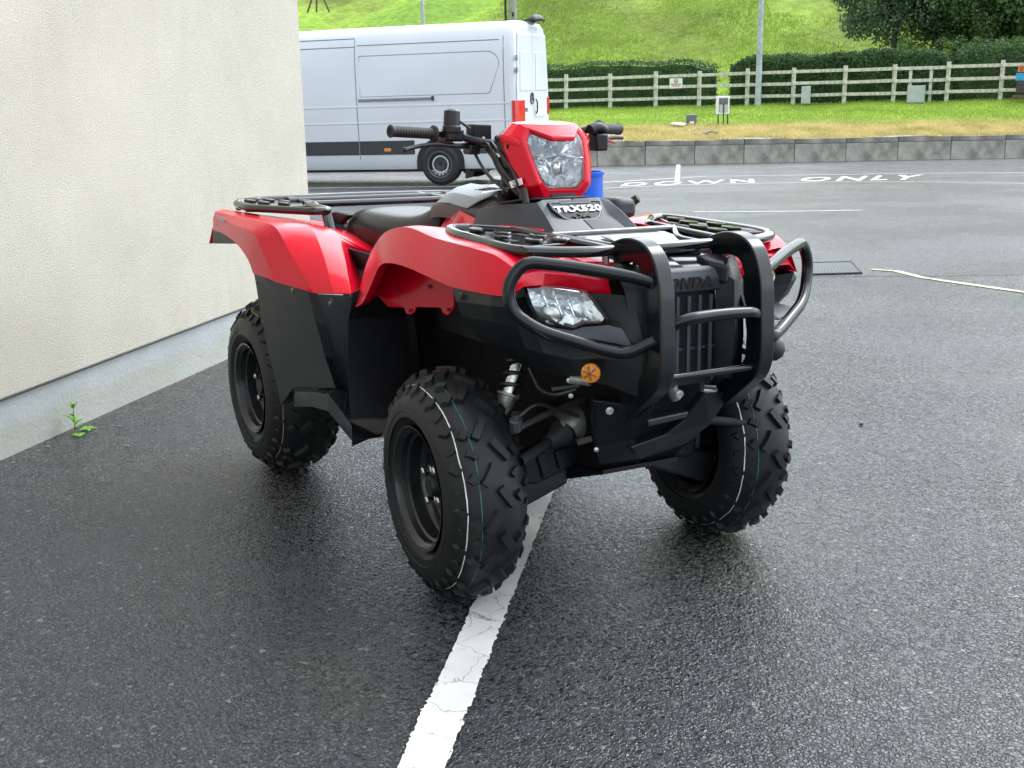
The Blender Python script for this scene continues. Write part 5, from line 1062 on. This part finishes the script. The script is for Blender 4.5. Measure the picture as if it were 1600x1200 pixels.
# ---- headlights
ln = [(0.2849,-0.3880,0.8456), (0.3062,-0.3500,0.8488), (0.3292,-0.3040,0.8427), (0.3586,-0.2620,0.8346), (0.3709,-0.2480,0.8156), (0.4023,-0.2300,0.7734), (0.3969,-0.2350,0.7607), (0.3618,-0.2620,0.7557), (0.3438,-0.2860,0.7432), (0.3147,-0.3180,0.7512), (0.2885,-0.3520,0.7614), (0.2922,-0.3760,0.7986)]
cen = sum((V(p) for p in ln), V((0, 0, 0)))/len(ln); nx = V((.93, -.34, .12)).normalized()
def inset(pts, c, s, push): return [tuple(c+(V(p)-c)*s+nx*push) for p in pts]
lens_rows = [inset(ln, cen, 1.0, .004), inset(ln, cen, .99, .012), inset(ln, cen, .90, .020), inset(ln, cen, .5, .026), inset(ln, cen, .02, .027)]
refl_rows = [inset(ln, cen, .97, .006), inset(ln, cen, .90, .003), inset(ln, cen, .62, -.004), inset(ln, cen, .36, -.008), inset(ln, cen, .02, -.010)]
for mir_ in (False, True):
    f_ = mirror if mir_ else (lambda q: q)
    hl = part(f_(MB().loft([inset(ln, cen, 1.035, .002), inset(ln, cen, 1.035, .009), inset(ln, cen, .97, .009), inset(ln, cen, .96, .0)], True)), 'headlight', 'frame', bevel=.002)
    part(f_(MB().loft(refl_rows, True)), 'reflector', 'reflector', hl, smooth=False)
    for t in (.25, .42, .60, .78):     # vertical flutes of the reflector
        a = V(ln[0])*(1-t)+V(ln[4])*t; b = V(ln[10])*(1-t)+V(ln[6])*t
        part(f_(MB().bar([tuple(a*.8+b*.2+nx*.006), tuple(a*.25+b*.75+nx*.006)], .004, .004, (0, 1, 0))), 'flute', 'reflector', hl)
    bq_ = cen*.55+V(ln[10])*.45
    part(f_(MB().lathe([(0, .03), (.012, .026), (.022, .010), (.022, .001)], tuple(bq_-nx*.004), tuple(nx), 20)), 'bulb_shield', 'chrome', hl)
    part(f_(MB().loft(lens_rows, True)), 'lens', 'lens', hl, smooth=True)
# ---- bull bar
BB = empty('x', (0, 0, 0), None, None); bpy.data.objects.remove(BB)
def post(y):
    return MB().bar([(.335, y, .915), (.395, y, .935), (.465, y, .925), (.500, y, .86), (.515, y, .70), (.512, y, .64), (.40, y, .545)], .043, .056, (0, 1, 0), .045, 6, .09)
bar0 = part(post(-.150), 'bull_bar', 'tube', bevel=.003, ang=30); part(post(.150), 'bull_bar_post', 'tube', bar0, bevel=.003, ang=30)
part(MB().tube([(.515, -.13, .765), (.545, -.10, .785), (.548, 0, .79), (.545, .10, .785), (.515, .13, .765)], .0145, 12, .05), 'bull_bar_crossbar', 'tube', bar0)
part(MB().tube([(.515, -.13, .642), (.515, .13, .642)], .009, 10), 'bull_bar_lower_tube', 'tube', bar0)
lp_ = [(.492, -.165, .868), (.470, -.21, .880), (.405, -.32, .9005), (.350, -.425, .914), (.338, -.462, .86), (.345, -.455, .80), (.385, -.405, .758), (.455, -.27, .712), (.478, -.225, .702), (.508, -.168, .733)]
lpm = MB().tube(lp_, .0150, 14, .045, fs_=7); part(lpm, 'headlight_guard', 'tube', bar0); part(mirror(lpm), 'headlight_guard', 'tube', bar0)
for q in ((.492, -.168, .868), (.508, -.168, .733)):
    for s_ in (1, -1): part(MB().lathe([(0, .017), (-.006*s_, .017), (-.008*s_, .008)], (q[0], q[1]*s_, q[2]), (0, 1, 0), 14), 'weld_collar', 'tube', bar0)
# ball shaped rubber buffer under the far guard
part(MB().lathe([(-.030, .001), (-.028, .012), (-.018, .025), (0, .031), (.018, .025), (.028, .012), (.030, .001)], (.472, .232, .668), (0, 0, 1), 20), 'indicator_ball', 'grip', bar0)
part(MB().tube([(.472, .232, .69), (.47, .228, .705)], .014, 10), 'indicator_stem', 'grip', bar0)
# brace running under the nose
def plate(pts, th, name, mat='blackplas'): return part(MB().poly(pts, th), name, mat, smooth=False, bevel=.005)
plate([(0.4200,0.0645,0.5629), (0.4100,0.1625,0.5524), (0.4000,0.1028,0.4700), (0.3900,0.0350,0.4262), (0.3800,-0.1043,0.4003), (0.3800,-0.1332,0.4409), (0.3900,-0.0274,0.4617), (0.4000,0.0193,0.4961)], (-.03, 0, 0), 'lower_brace')
plate([(0.4000,-0.0963,0.5096), (0.4000,0.0345,0.5157), (0.4000,0.0395,0.4985), (0.4000,-0.0954,0.4899)], (-.03, 0, 0), 'cross_member', 'tubesat')
plate([(0.3109,-0.2000,0.5540), (0.4022,-0.1650,0.5576), (0.4768,-0.1350,0.5662), (0.4238,-0.1250,0.4998), (0.3824,-0.1200,0.4561), (0.3849,-0.1100,0.4041), (0.3404,-0.1400,0.3882), (0.3083,-0.1700,0.3788), (0.3128,-0.1900,0.4281), (0.3105,-0.2000,0.4951)], (-.05, .03, 0), 'skid_plate')
for q in ((0.3632,-0.1860,0.5383), (0.4300,-0.0264,0.5759)): part(MB().lathe([(0, .010), (.004, .010), (.004, .006), (.010, .006), (.010, .001)], tuple(V(q)+V((.006, -.004, 0))), (1, -.4, 0), 12), 'bolt', 'chrome')
part(MB().tube([(0.4000,-0.0293,0.5875), (0.4000,-0.0118,0.5544)], .016, 10), 'spacer_tube', 'alloy')
# amber side reflector
oq = V((0.4100,-0.2750,0.6490)); rq = part(MB().lathe([(-.006, .022), (0, .024), (.006, .022), (.009, .001)], tuple(oq), (.62, -.78, 0), 28), 'amber_reflector', 'orange')
m = MB()
for k in range(3): a = k*math.pi/3+.3; d_ = V((-.78*math.cos(a), -.62*math.cos(a), math.sin(a))); m.tube([tuple(oq+V((.62, -.78, 0))*.0095-d_*.018), tuple(oq+V((.62, -.78, 0))*.0095+d_*.018)], .0012, 5)
part(m, 'reflector_ribs', 'brown', rq)
part(MB().lathe([(0, .013), (.05, .013)], (0.3286,-0.2750,0.6181), (.6, .4, 0), 12), 'reflector_stem', 'alloy')
# ---- suspension (both sides)
def spring(a, b, r, wire, turns):
    a, b = V(a), V(b); ax = (b-a).normalized(); e1_ = ax.orthogonal().normalized(); e2_ = ax.cross(e1_); n = int(turns*14)
    return MB().tube([tuple(a+(b-a)*k/n+(e1_*math.cos(2*math.pi*turns*k/n)+e2_*math.sin(2*math.pi*turns*k/n))*r) for k in range(n+1)], wire, 6)
sa, sb = (0.1107,-0.3450,0.4827), (0.0923,-0.2750,0.6431)
for f_ in ((lambda q: q), mirror):
    ax_ = tuple(V(sb)-V(sa)); ln_ = V(ax_).length
    sh = part(f_(MB().lathe([(0, .012), (ln_*.12, .020), (ln_*.30, .026), (ln_*.31, .030), (ln_*.34, .030), (ln_*.35, .020)], sa, ax_, 24)), 'shock_absorber', 'alloy')
    part(f_(MB().lathe([(ln_*.35, .017), (ln_*1.3, .017)], sa, ax_, 20)), 'damper_body', 'chrome', sh)
    part(f_(spring(tuple(V(sa)+V(ax_)*.34), tuple(V(sa)+V(ax_)*1.3), .026, .0055, 5.5)), 'coil_spring', 'tubesat', sh)
    part(f_(MB().poly([(0.1300,-0.2865,0.3663), (0.1300,-0.2066,0.3895), (0.1300,-0.1149,0.4118), (0.1300,-0.1097,0.3686), (0.1300,-0.1248,0.3209), (0.1300,-0.1891,0.3041), (0.1300,-0.2483,0.2869), (0.1300,-0.2817,0.2941)], (-.06, .0, 0))), 'arm_guard', 'blackplas', smooth=False, bevel=.008)
    part(f_(MB().poly([(0.1335,-0.1966,0.3715), (0.1335,-0.1609,0.3804), (0.1335,-0.1416,0.3315), (0.1335,-0.1817,0.3216)], (.005, 0, 0))), 'guard_recess', 'blackplas', smooth=False, bevel=.003)
    part(f_(MB().poly([(0.1335,-0.2517,0.3691), (0.1335,-0.2244,0.3755), (0.1335,-0.2034,0.3091), (0.1335,-0.2310,0.3028)], (.005, 0, 0))), 'guard_recess', 'blackplas', smooth=False, bevel=.003)
    part(f_(MB().tube([(0.2177,-0.3750,0.4727), (0.1817,-0.2600,0.4903), (0.1612,-0.1200,0.5124)], .0085, 10)), 'tie_rod', 'linkage')
    part(f_(MB().tube([(0.1917,-0.3600,0.4841), (0.1225,-0.2000,0.4979)], .012, 10)), 'upper_arm', 'frame')
    part(f_(MB().tube([(.0, -.40, .36), (.02, -.12, .48)], .016, 10)), 'upper_arm', 'frame')
    cv0, cv1 = V((0.1092,-0.1300,0.4229)), V((0.2242,-0.3300,0.4050)); d_ = cv1-cv0; L_ = d_.length
    pr = [(0, .040), (L_*.12, .040), (L_*.14, .034), (L_*.22, .034)]
    for k in range(6): pr += [(L_*(.24+.05*k), .034-.003*k), (L_*(.265+.05*k), .026-.0025*k)]
    pr += [(L_*.56, .013), (L_*1.2, .013)]
    cvp = part(f_(MB().lathe(pr, tuple(cv0), tuple(d_), 24)), 'drive_shaft', 'grip')
    part(f_(MB().lathe([(L_*.16, .0355), (L_*.21, .0355)], tuple(cv0), tuple(d_), 24)), 'boot_clamp', 'chrome', cvp)
    part(f_(MB().lathe([(L_*.535, .0165), (L_*.575, .0165)], tuple(cv0), tuple(d_), 20)), 'boot_clamp', 'alloy', cvp)
    # hub carrier inside the wheel
    part(f_(MB().lathe([(0, .06), (.02, .055), (.05, .04), (.08, .03), (.08, .001)], (0, -.41, .297), (0, 1, 0), 20)), 'hub_carrier', 'dark')
    part(f_(MB().poly([(-.04, -.37, .22), (.05, -.37, .24), (.06, -.36, .33), (.02, -.34, .40), (-.03, -.34, .40)], (0, .02, 0))), 'knuckle', 'alloy', smooth=False, bevel=.008)
    part(f_(MB().poly([(.10, -.40, .17), (.12, -.14, .27), (.12, -.14, .34), (.11, -.37, .28)], (-.05, 0, 0))), 'lower_arm', 'frame', smooth=False, bevel=.01)
    part(f_(MB().tube([(-1.02, -.18, .36), (-1.22, -.34, .30), (-1.28, -.40, .30)], .02, 10)), 'rear_arm', 'frame')
    part(f_(MB().tube([(-1.18, -.25, .32), (-1.10, -.22, .62)], .028, 14)), 'rear_shock', 'tubesat')
    part(f_(MB().tube([(-1.28, 0, .30), (-1.28, -.38, .30)], .03, 12)), 'rear_axle', 'frame')
    part(f_(MB().loft([[(-.52, -.33, .80), (-.52, -.28, .62), (-.52, -.26, .42)], [(-.98, -.33, .80), (-.98, -.28, .62), (-.98, -.26, .42)]])), 'inner_side_cover', 'dark', solid=.006)
    part(f_(MB().poly([(-.48, -.255, .86), (.10, -.25, .88), (.16, -.20, .60), (-.48, -.22, .60)], (0, .006, 0))), 'inner_liner', 'frame', smooth=False)
# differential
part(MB().lathe([(-.09, .03), (-.075, .055), (-.05, .064), (0, .070), (.05, .064), (.09, .045), (.13, .03)], (.19, 0, .395), (0, 1, 0), 28), 'front_differential', 'alloy')
part(MB().lathe([(-.05, .045), (.0, .05), (.02, .044), (.05, .04)], tuple(V((0.1196,-0.1250,0.4389))), (-.1, -1, -.3), 24), 'differential_flange', 'alloy')
# chassis, engine, belly
part(MB().poly([(.33, -.12, .42), (.34, -.12, .86), (.05, -.13, .90), (-.30, -.14, .92), (-.90, -.16, .78), (-1.5, -.14, .78), (-1.5, -.12, .50), (-1.15, -.14, .34), (-.95, -.15, .27), (.02, -.13, .27), (.22, -.12, .33)], (0, .27, 0)), 'engine_and_frame', 'dark', smooth=False, bevel=.03)
part(MB().poly([(-1.0, -.17, .26), (.05, -.15, .26), (.25, -.12, .33), (.25, .12, .33), (.05, .15, .26), (-1.0, .17, .26)], (0, 0, .012)), 'belly_plate', 'blackplas', smooth=False)
part(MB().loft([[(-.33, y, .34), (-.55, y, .33), (-.97, y, .36)] for y in (-.50, -.2, .2, .50)]), 'floor_tray', 'blackplas', solid=.01)
# ---- racks
def trk(paths, name, mat='tube', r=.0125, fil=.03, sides=True):
    out = []
    m = MB()
    for p in paths: m.tube(p, r, 10, fil)
    return m
zr = .934
fr = part(MB().tube([(-.14, -.300, zr), (-.165, -.352, zr), (-.06, -.385, zr-.002), (.20, -.400, zr-.006), (.285, -.385, zr-.008), (.345, -.255, zr-.010), (.352, 0, zr-.008), (.345, .255, zr-.010), (.285, .385, zr-.008), (.20, .400, zr-.006), (-.06, .385, zr-.002), (-.165, .352, zr), (-.14, .300, zr)], .0135, 12, .045), 'front_rack', 'rackgloss')
for s_ in (-1, 1):
    part(MB().tube([(-.14, s_*.302, zr), (-.03, s_*.205, zr), (.345, s_*.188, zr-.008)], .0125, 10, .03), 'rack_tube', 'rackgloss', fr)
    part(MB().tube([(.10, s_*.195, zr), (.20, s_*.130, zr-.012), (.345, s_*.115, zr-.012)], .010, 10, .04), 'rack_tube', 'rackgloss', fr)
    # stamped wing plate with raised pads
    wpn = [(-.135, s_*.325), (.00, s_*.265), (.10, s_*.215), (.20, s_*.215), (.25, s_*.25), (.27, s_*.36), (.19, s_*.385), (-.05, s_*.372)]
    part(MB().poly([(x, y, zr-.004) for x, y in wpn], (0, 0, .006)), 'wing_plate', 'rackgloss', fr, smooth=False, bevel=.003)
    for (x, y) in ((-.06, .325), (.03, .30), (.10, .34), (.13, .255), (.20, .31), (.22, .245)):
        part(MB().poly([(x-.035, s_*(y-.006), zr+.002), (x-.018, s_*(y-.018), zr+.002), (x+.022, s_*(y-.016), zr+.002), (x+.038, s_*(y+.004), zr+.002), (x+.020, s_*(y+.016), zr+.002), (x-.018, s_*(y+.014), zr+.002)], (0, 0, .010)), 'raised_pad', 'rackgloss', fr, smooth=False, bevel=.004)
    for (x, y) in ((-.01, .275), (.06, .26), (.15, .345)):
        part(MB().poly([(x-.025, s_*(y-.010), zr+.0022), (x+.025, s_*(y-.012), zr+.0022), (x+.032, s_*(y+.008), zr+.0022), (x-.018, s_*(y+.012), zr+.0022)], (0, 0, .0012)), 'plate_slot', 'ink', fr, smooth=False)
    part(MB().tube([(.30, s_*.33, zr-.01), (.27, s_*.30, .89)], .010, 8), 'rack_leg', 'rackgloss', fr)
    part(MB().tube([(.0, s_*.38, zr-.01), (.0, s_*.38, .935-.03), (.0, s_*.34, .90)], .012, 8), 'rack_leg', 'rackgloss', fr)
    part(MB().tube([(.335, s_*.19, zr-.01), (.33, s_*.185, .885)], .009, 8), 'rack_bolt', 'chrome', fr)
part(MB().tube([(.10, -.195, zr), (.10, .195, zr)], .012, 10), 'rack_tube', 'rackgloss', fr)
zr = .898
rk = part(MB().tube([(-1.35, -.30, zr), (-1.13, -.305, zr+.002), (-1.14, -.36, zr), (-1.44, -.485, zr-.008), (-1.60, -.485, zr-.004), (-1.645, -.38, zr), (-1.655, 0, zr+.003), (-1.645, .38, zr), (-1.60, .485, zr-.004), (-1.44, .485, zr-.008), (-1.14, .36, zr), (-1.13, .305, zr+.002), (-1.35, .30, zr)], .0135, 12, .035), 'rear_rack', 'rackgloss')
for x in (-1.36, -1.52): part(MB().tube([(x, -.31, zr+.004), (x, .31, zr+.004)], .0125, 10), 'rack_tube', 'rackgloss', rk)
for s_ in (-1, 1):
    part(MB().tube([(-1.65, s_*.27, zr), (-1.36, s_*.27, zr+.004), (-1.24, s_*.30, zr)], .0115, 10, .03), 'rack_tube', 'rackgloss', rk)
    part(MB().poly([(x, s_*y, zr-.003) for x, y in ((-1.62, .33), (-1.60, .465), (-1.45, .465), (-1.33, .41), (-1.33, .31), (-1.48, .29))], (0, 0, .006)), 'wing_plate', 'rackgloss', rk, smooth=False, bevel=.003)
    for (x, y) in ((-1.56, .37), (-1.56, .44), (-1.48, .34), (-1.47, .42), (-1.40, .37)):
        part(MB().poly([(x-.035, s_*(y-.006), zr+.003), (x+.030, s_*(y-.014), zr+.003), (x+.036, s_*(y+.006), zr+.003), (x-.028, s_*(y+.014), zr+.003)], (0, 0, .008)), 'raised_pad', 'rackgloss', rk, smooth=False, bevel=.003)
    part(MB().bar([(-1.15, s_*.31, zr-.005), (-1.12, s_*.30, .80)], .03, .018, (0, 1, 0)), 'rack_leg', 'rackgloss', rk)
    part(MB().bar([(-1.60, s_*.43, zr-.01), (-1.60, s_*.43, .86)], .03, .018, (0, 1, 0)), 'rack_leg', 'rackgloss', rk)
# ---- headlight pod and handlebar
def pk_(pts): return pts+[(p[0], -p[1], p[2]) for p in pts[::-1]]
ringB = pk_([(-.325, -.035, 1.190), (-.315, -.085, 1.198), (-.295, -.128, 1.168), (-.250, -.118, 1.09), (-.225, -.095, 1.03), (-.235, -.070, 1.000)])
ringM = pk_([(-.285, -.040, 1.212), (-.283, -.092, 1.208), (-.258, -.138, 1.172), (-.212, -.126, 1.092), (-.184, -.104, 1.034), (-.205, -.076, .998)])
ringS = pk_([(-.205, -.040, 1.203), (-.245, -.090, 1.205), (-.232, -.124, 1.172), (-.190, -.115, 1.095), (-.162, -.096, 1.036), (-.178, -.072, 1.000)])
ringF = pk_([(-.150, -.036, 1.172), (-.212, -.082, 1.196), (-.203, -.102, 1.165), (-.168, -.092, 1.102), (-.140, -.080, 1.046), (-.148, -.060, 1.008)])
ringL = pk_([(-.150, -.034, 1.160), (-.206, -.074, 1.184), (-.198, -.088, 1.160), (-.168, -.080, 1.102), (-.146, -.068, 1.054), (-.142, -.046, 1.030)])
ringI = pk_([(-.170, -.033, 1.158), (-.214, -.070, 1.178), (-.206, -.083, 1.158), (-.180, -.076, 1.102), (-.158, -.064, 1.056), (-.155, -.044, 1.034)])
SM = Matrix.Translation((-.2, 0, 0)) @ Matrix.Rotation(STEER, 4, 'Z') @ Matrix.Translation((.2, 0, 0))
pod = part(MB().loft([ringB, ringM, ringS, ringF, ringL, ringI], True).xf(SM), 'headlight_pod', 'red', bevel=.0035, ang=16, segs=3)
part(MB().loft([ringB], True).poly([(p[0]-.001, p[1]*.98, p[2]) for p in ringB], (-.04, 0, -.01)).xf(SM), 'pod_back', 'blackplas', pod, smooth=False, bevel=.01)
pc = V((-.172, 0, 1.098))
def pin(s, dx): return [tuple(pc+(V(p)-pc)*s+V((dx, 0, 0))) for p in ringL]
part(MB().loft([pin(.99, -.012), pin(.80, -.022), pin(.55, -.034), pin(.3, -.040), pin(.02, -.042)], True).xf(SM), 'reflector', 'reflector', pod, smooth=False)
part(MB().loft([pin(1.0, -.004), pin(.96, .003), pin(.7, .010), pin(.35, .014), pin(.02, .015)], True).xf(SM), 'lens', 'lens', pod)
part(MB().loft([[(-.186, y, 1.128-.10*abs(y)), (-.164, y, 1.120-.10*abs(y)), (-.186, y, 1.108-.10*abs(y))] for y in (-.072, -.04, 0, .04, .072)], True, True).xf(SM), 'reflector_shelf', 'reflector', pod, smooth=False)
for s_ in (-1, 1):
    part(MB().loft([[(-.168, s_*.020, 1.060), (-.160, s_*.034, 1.090), (-.176, s_*.052, 1.12)], [(-.196, s_*.010, 1.064), (-.190, s_*.028, 1.094), (-.196, s_*.046, 1.122)]]).xf(SM), 'reflector_wing', 'reflector', pod, smooth=False, solid=.002)
    part(MB().loft([[(-.168, s_*.070, 1.085), (-.158, s_*.052, 1.050), (-.160, s_*.02, 1.036)], [(-.190, s_*.060, 1.09), (-.184, s_*.044, 1.06), (-.184, s_*.016, 1.048)]]).xf(SM), 'reflector_wing', 'reflector', pod, smooth=False, solid=.002)
part(MB().lathe([(0, .018), (.015, .017), (.02, .001)], (-.19, 0, 1.085), (1, 0, 0), 16).xf(SM), 'bulb', 'chrome', pod)
part(MB().poly([(-.158, -.042, 1.024), (-.158, .042, 1.024), (-.152, .036, 1.010), (-.152, -.036, 1.010)], (.012, 0, -.004)).xf(SM), 'lamp_base_trim', 'blackplas', pod, smooth=False, bevel=.002)
both_ = [(-.24, -.118, 1.135)]
part(MB().lathe([(0, .007), (-.003, .006), (-.003, .001)], (-.236, -.129, 1.143), (0, 1, 0), 12).xf(SM), 'pod_screw', 'dark', pod)
# folds pressed into the pod cheeks
for s_ in (-1, 1):
    part(MB().loft([[(-.262, s_*.1385, 1.176), (-.236, s_*.127, 1.172), (-.208, s_*.106, 1.160)], [(-.262, s_*.142, 1.168), (-.233, s_*.131, 1.160), (-.203, s_*.108, 1.150)], [(-.250, s_*.136, 1.156), (-.225, s_*.126, 1.150), (-.200, s_*.105, 1.145)]]).xf(SM), 'cheek_fold', 'red', pod, solid=.002, bevel=.001)
# handlebar
g0, g1 = V((-0.4582,-0.3850,1.1807)), V((-0.4776,-0.2350,1.1719)); l0, l1 = V((-0.4413,0.3850,1.1816)), V((-0.3308,0.2350,1.1873))
m1, m2 = V((-.40, -.10, 1.145)), V((-.38, .10, 1.145))
hbar = part(MB().tube([g0, g1, tuple(g1+(g1-g0)*.45), m1, m2, tuple(l1+(l1-l0)*.45), l1, l0], .0110, 12, .04), 'handlebar', 'tubesat')
def gripm(a, b):
    d = (b-a); L_ = d.length; pr = [(0, .001), (0, .0175), (.004, .0185), (.008, .0165)]
    for k in range(14): pr += [(.010+(L_-.02)*k/14, .0158), (.010+(L_-.02)*(k+.75)/14, .0158), (.010+(L_-.02)*(k+.8)/14, .0148), (.010+(L_-.02)*(k+.95)/14, .0148)]
    pr += [(L_-.012, .0165), (L_-.006, .024), (L_, .024), (L_, .012)]
    return MB().lathe(pr, tuple(a), tuple(d), 20)
part(gripm(g0, g1), 'grip', 'grip', hbar); part(gripm(l0, l1), 'grip', 'grip', hbar)
q = V((-0.4723,-0.1900,1.1789)); q = V((q.x, q.y, q.z))
part(MB().lathe([(-.030, .021), (-.012, .022), (-.01, .0265), (.006, .0270), (.008, .0245), (.050, .0235), (.056, .014), (.058, .001)], tuple(q+V((.015, 0, .008))), (0, .02, 1), 20), 'brake_reservoir', 'tubesat', hbar, bevel=.002)
part(MB().box(tuple(q+V((-.005, .01, -.012))), (.05, .06, .035)), 'brake_cylinder', 'frame', hbar, bevel=.006)
tb = V((-0.4591,-0.1000,1.1750)); part(MB().box(tuple(tb+V((0, 0, 0))), (.050, .060, .048)), 'throttle_housing', 'blackplas', hbar, bevel=.004)
part(MB().box(tuple(tb+V((-.02, -.06, -.012))), (.03, .06, .02)), 'lever_bracket', 'alloy', hbar, bevel=.004)
part(MB().tube([tuple(tb+V((.03, -.045, .012))), tuple(q+V((.02, .02, .03)))], .004, 8), 'throttle_lever', 'grip', hbar)
part(MB().tube([(-0.4708,-0.1000,1.1396), (-0.4589,-0.1700,1.1355), (-0.4675,-0.2300,1.1432), (-0.4663,-0.2900,1.1386), (-0.4503,-0.3400,1.1292)], [.009, .006], 10, .02), 'brake_lever', 'tubesat', hbar)
part(MB().lathe([(-.008, .001), (-.006, .006), (0, .0085), (.006, .006), (.008, .001)], (-0.4503,-0.3420,1.1292), (0, 0, 1), 12), 'lever_tip', 'tubesat', hbar)
part(MB().box((-0.4654,-0.1200,1.1272), (.05, .035, .03)), 'lever_pivot', 'frame', hbar, bevel=.005)
part(MB().box((-0.2810,0.2000,1.1503), (.05, .042, .050)), 'switch_housing', 'blackplas', hbar, bevel=.006)
part(MB().tube([(-0.2632,0.1600,1.1859), (-0.2684,0.1900,1.1965), (-0.2786,0.2200,1.1833)], .016, 10, .02), 'clutch_perch', 'blackplas', hbar)
part(MB().tube([(-0.2710,0.2200,1.1596), (-0.2827,0.2600,1.1644), (-0.2999,0.3000,1.1616)], .0065, 8, .02), 'brake_lever', 'tubesat', hbar)
part(MB().tube([(-0.2609,0.2200,1.1563), (-0.2644,0.2500,1.1485)], .0035, 8), 'parking_brake_lever', 'redlens', hbar)
# steering stem, cables and hoses
part(MB().tube([(-.42, 0, 1.14), (-.36, 0, 1.0), (-.33, 0, .90)], .022, 14), 'steering_stem', 'frame')
part(MB().box((-.385, 0, 1.145), (.05, .16, .05)), 'bar_clamp', 'frame', bevel=.01)
part(MB().box((-.345, 0, 1.06), (.05, .17, .15)), 'meter_housing', 'blackplas', bevel=.02)
for pts_, r_ in (([(-0.4434,-0.1000,1.1370), (-0.4077,-0.0900,1.1382), (-0.3619,-0.0900,1.0784), (-0.2633,-0.1000,1.0306), (-0.2204,-0.1000,1.0123)], .0085), ([(-0.4330,-0.1100,1.1558), (-0.3794,-0.1100,1.1432), (-0.3046,-0.1100,1.0819), (-0.2080,-0.1200,1.0384), (-0.1658,-0.1200,1.0100)], .0045),
                 ([(-0.4536,-0.1200,1.1222), (-0.3809,-0.1300,1.0783), (-0.3205,-0.1300,1.0457), (-0.2466,-0.1200,1.0182)], .0050), ([(-0.3823,-0.1000,1.1502), (-0.2948,-0.1200,1.1217), (-0.2299,-0.1200,1.0861), (-0.1940,-0.1200,1.0393)], .0045), ([(-0.4461,-0.0900,1.1478), (-0.3347,-0.0800,1.0652), (-0.1923,-0.1000,1.0003)], .010), ([(-0.3898,-0.0700,1.0985), (-0.3150,-0.0700,1.0444), (-0.2190,-0.0800,1.0082)], .012)):
    part(MB().tube(pts_, r_, 10, .06), 'control_cable', 'tubesat')
part(MB().lathe([(0, .010), (.012, .010)], (-0.4357,-0.1000,1.1501), (0, .5, 1), 12), 'hose_union', 'chrome')
part(MB().tube([(-0.1663,-0.1200,1.0325), (-0.1518,-0.1200,0.9936)], .010, 8), 'grommet', 'frame')
a_ = (-0.2348,-0.1250,1.0474); part(MB().poly([a_, (-0.1856,-0.1150,1.0606), (-0.1783,-0.1150,1.0437), (-0.2204,-0.1250,1.0307)], (.0, -.002, 0)), 'cable_tag', 'paper', smooth=False)
tm = textmb('ZZ', .018, .0004).xf(frame(tuple(V((-0.2012,-0.1240,1.0390))+V((0, -.003, 0))), (1, .1, .12), (0, 0, 1))); part(tm, 'tag_lettering', 'ink', smooth=False)

# small fittings around the front suspension
for q in ((0.2128,-0.2000,0.5421), (0.2791,-0.2500,0.6017), (0.3330,-0.2000,0.4316)):
    part(MB().lathe([(0, .0065), (.003, .0065), (.003, .0045), (.007, .0045), (.008, .001)], q, (.8, -.6, 0), 8), 'bolt', 'chrome', ang=20)
part(MB().tube([(0.1759,-0.3000,0.6170), (0.2292,-0.3000,0.5675), (0.2346,-0.2600,0.5541), (0.2659,-0.2200,0.5726)], .006, 8, .03), 'brake_hose', 'tubesat')
part(MB().tube([(0.2104,-0.3600,0.5002), (0.2087,-0.3000,0.5366), (0.2103,-0.2400,0.5096), (0.2229,-0.1800,0.4881)], .005, 8, .03), 'brake_hose', 'tubesat')
part(MB().poly([(0.1845,-0.2400,0.5607), (0.2497,-0.2000,0.5800), (0.2501,-0.2000,0.5702), (0.1848,-0.2400,0.5507)], (-.02, .01, 0)), 'steel_bracket', 'linkage', smooth=False, bevel=.002)
part(MB().lathe([(0, .014), (.03, .016), (.032, .010), (.05, .010)], (0.2533,-0.3850,0.4862), (.3, -.2, 1), 16), 'ball_joint', 'linkage')
part(MB().poly([(0.2166,-0.1800,0.4185), (0.2683,-0.1700,0.4406), (0.2716,-0.1700,0.4313), (0.2200,-0.1800,0.4075)], (-.02, .01, 0)), 'steel_bracket', 'alloy', smooth=False, bevel=.002)
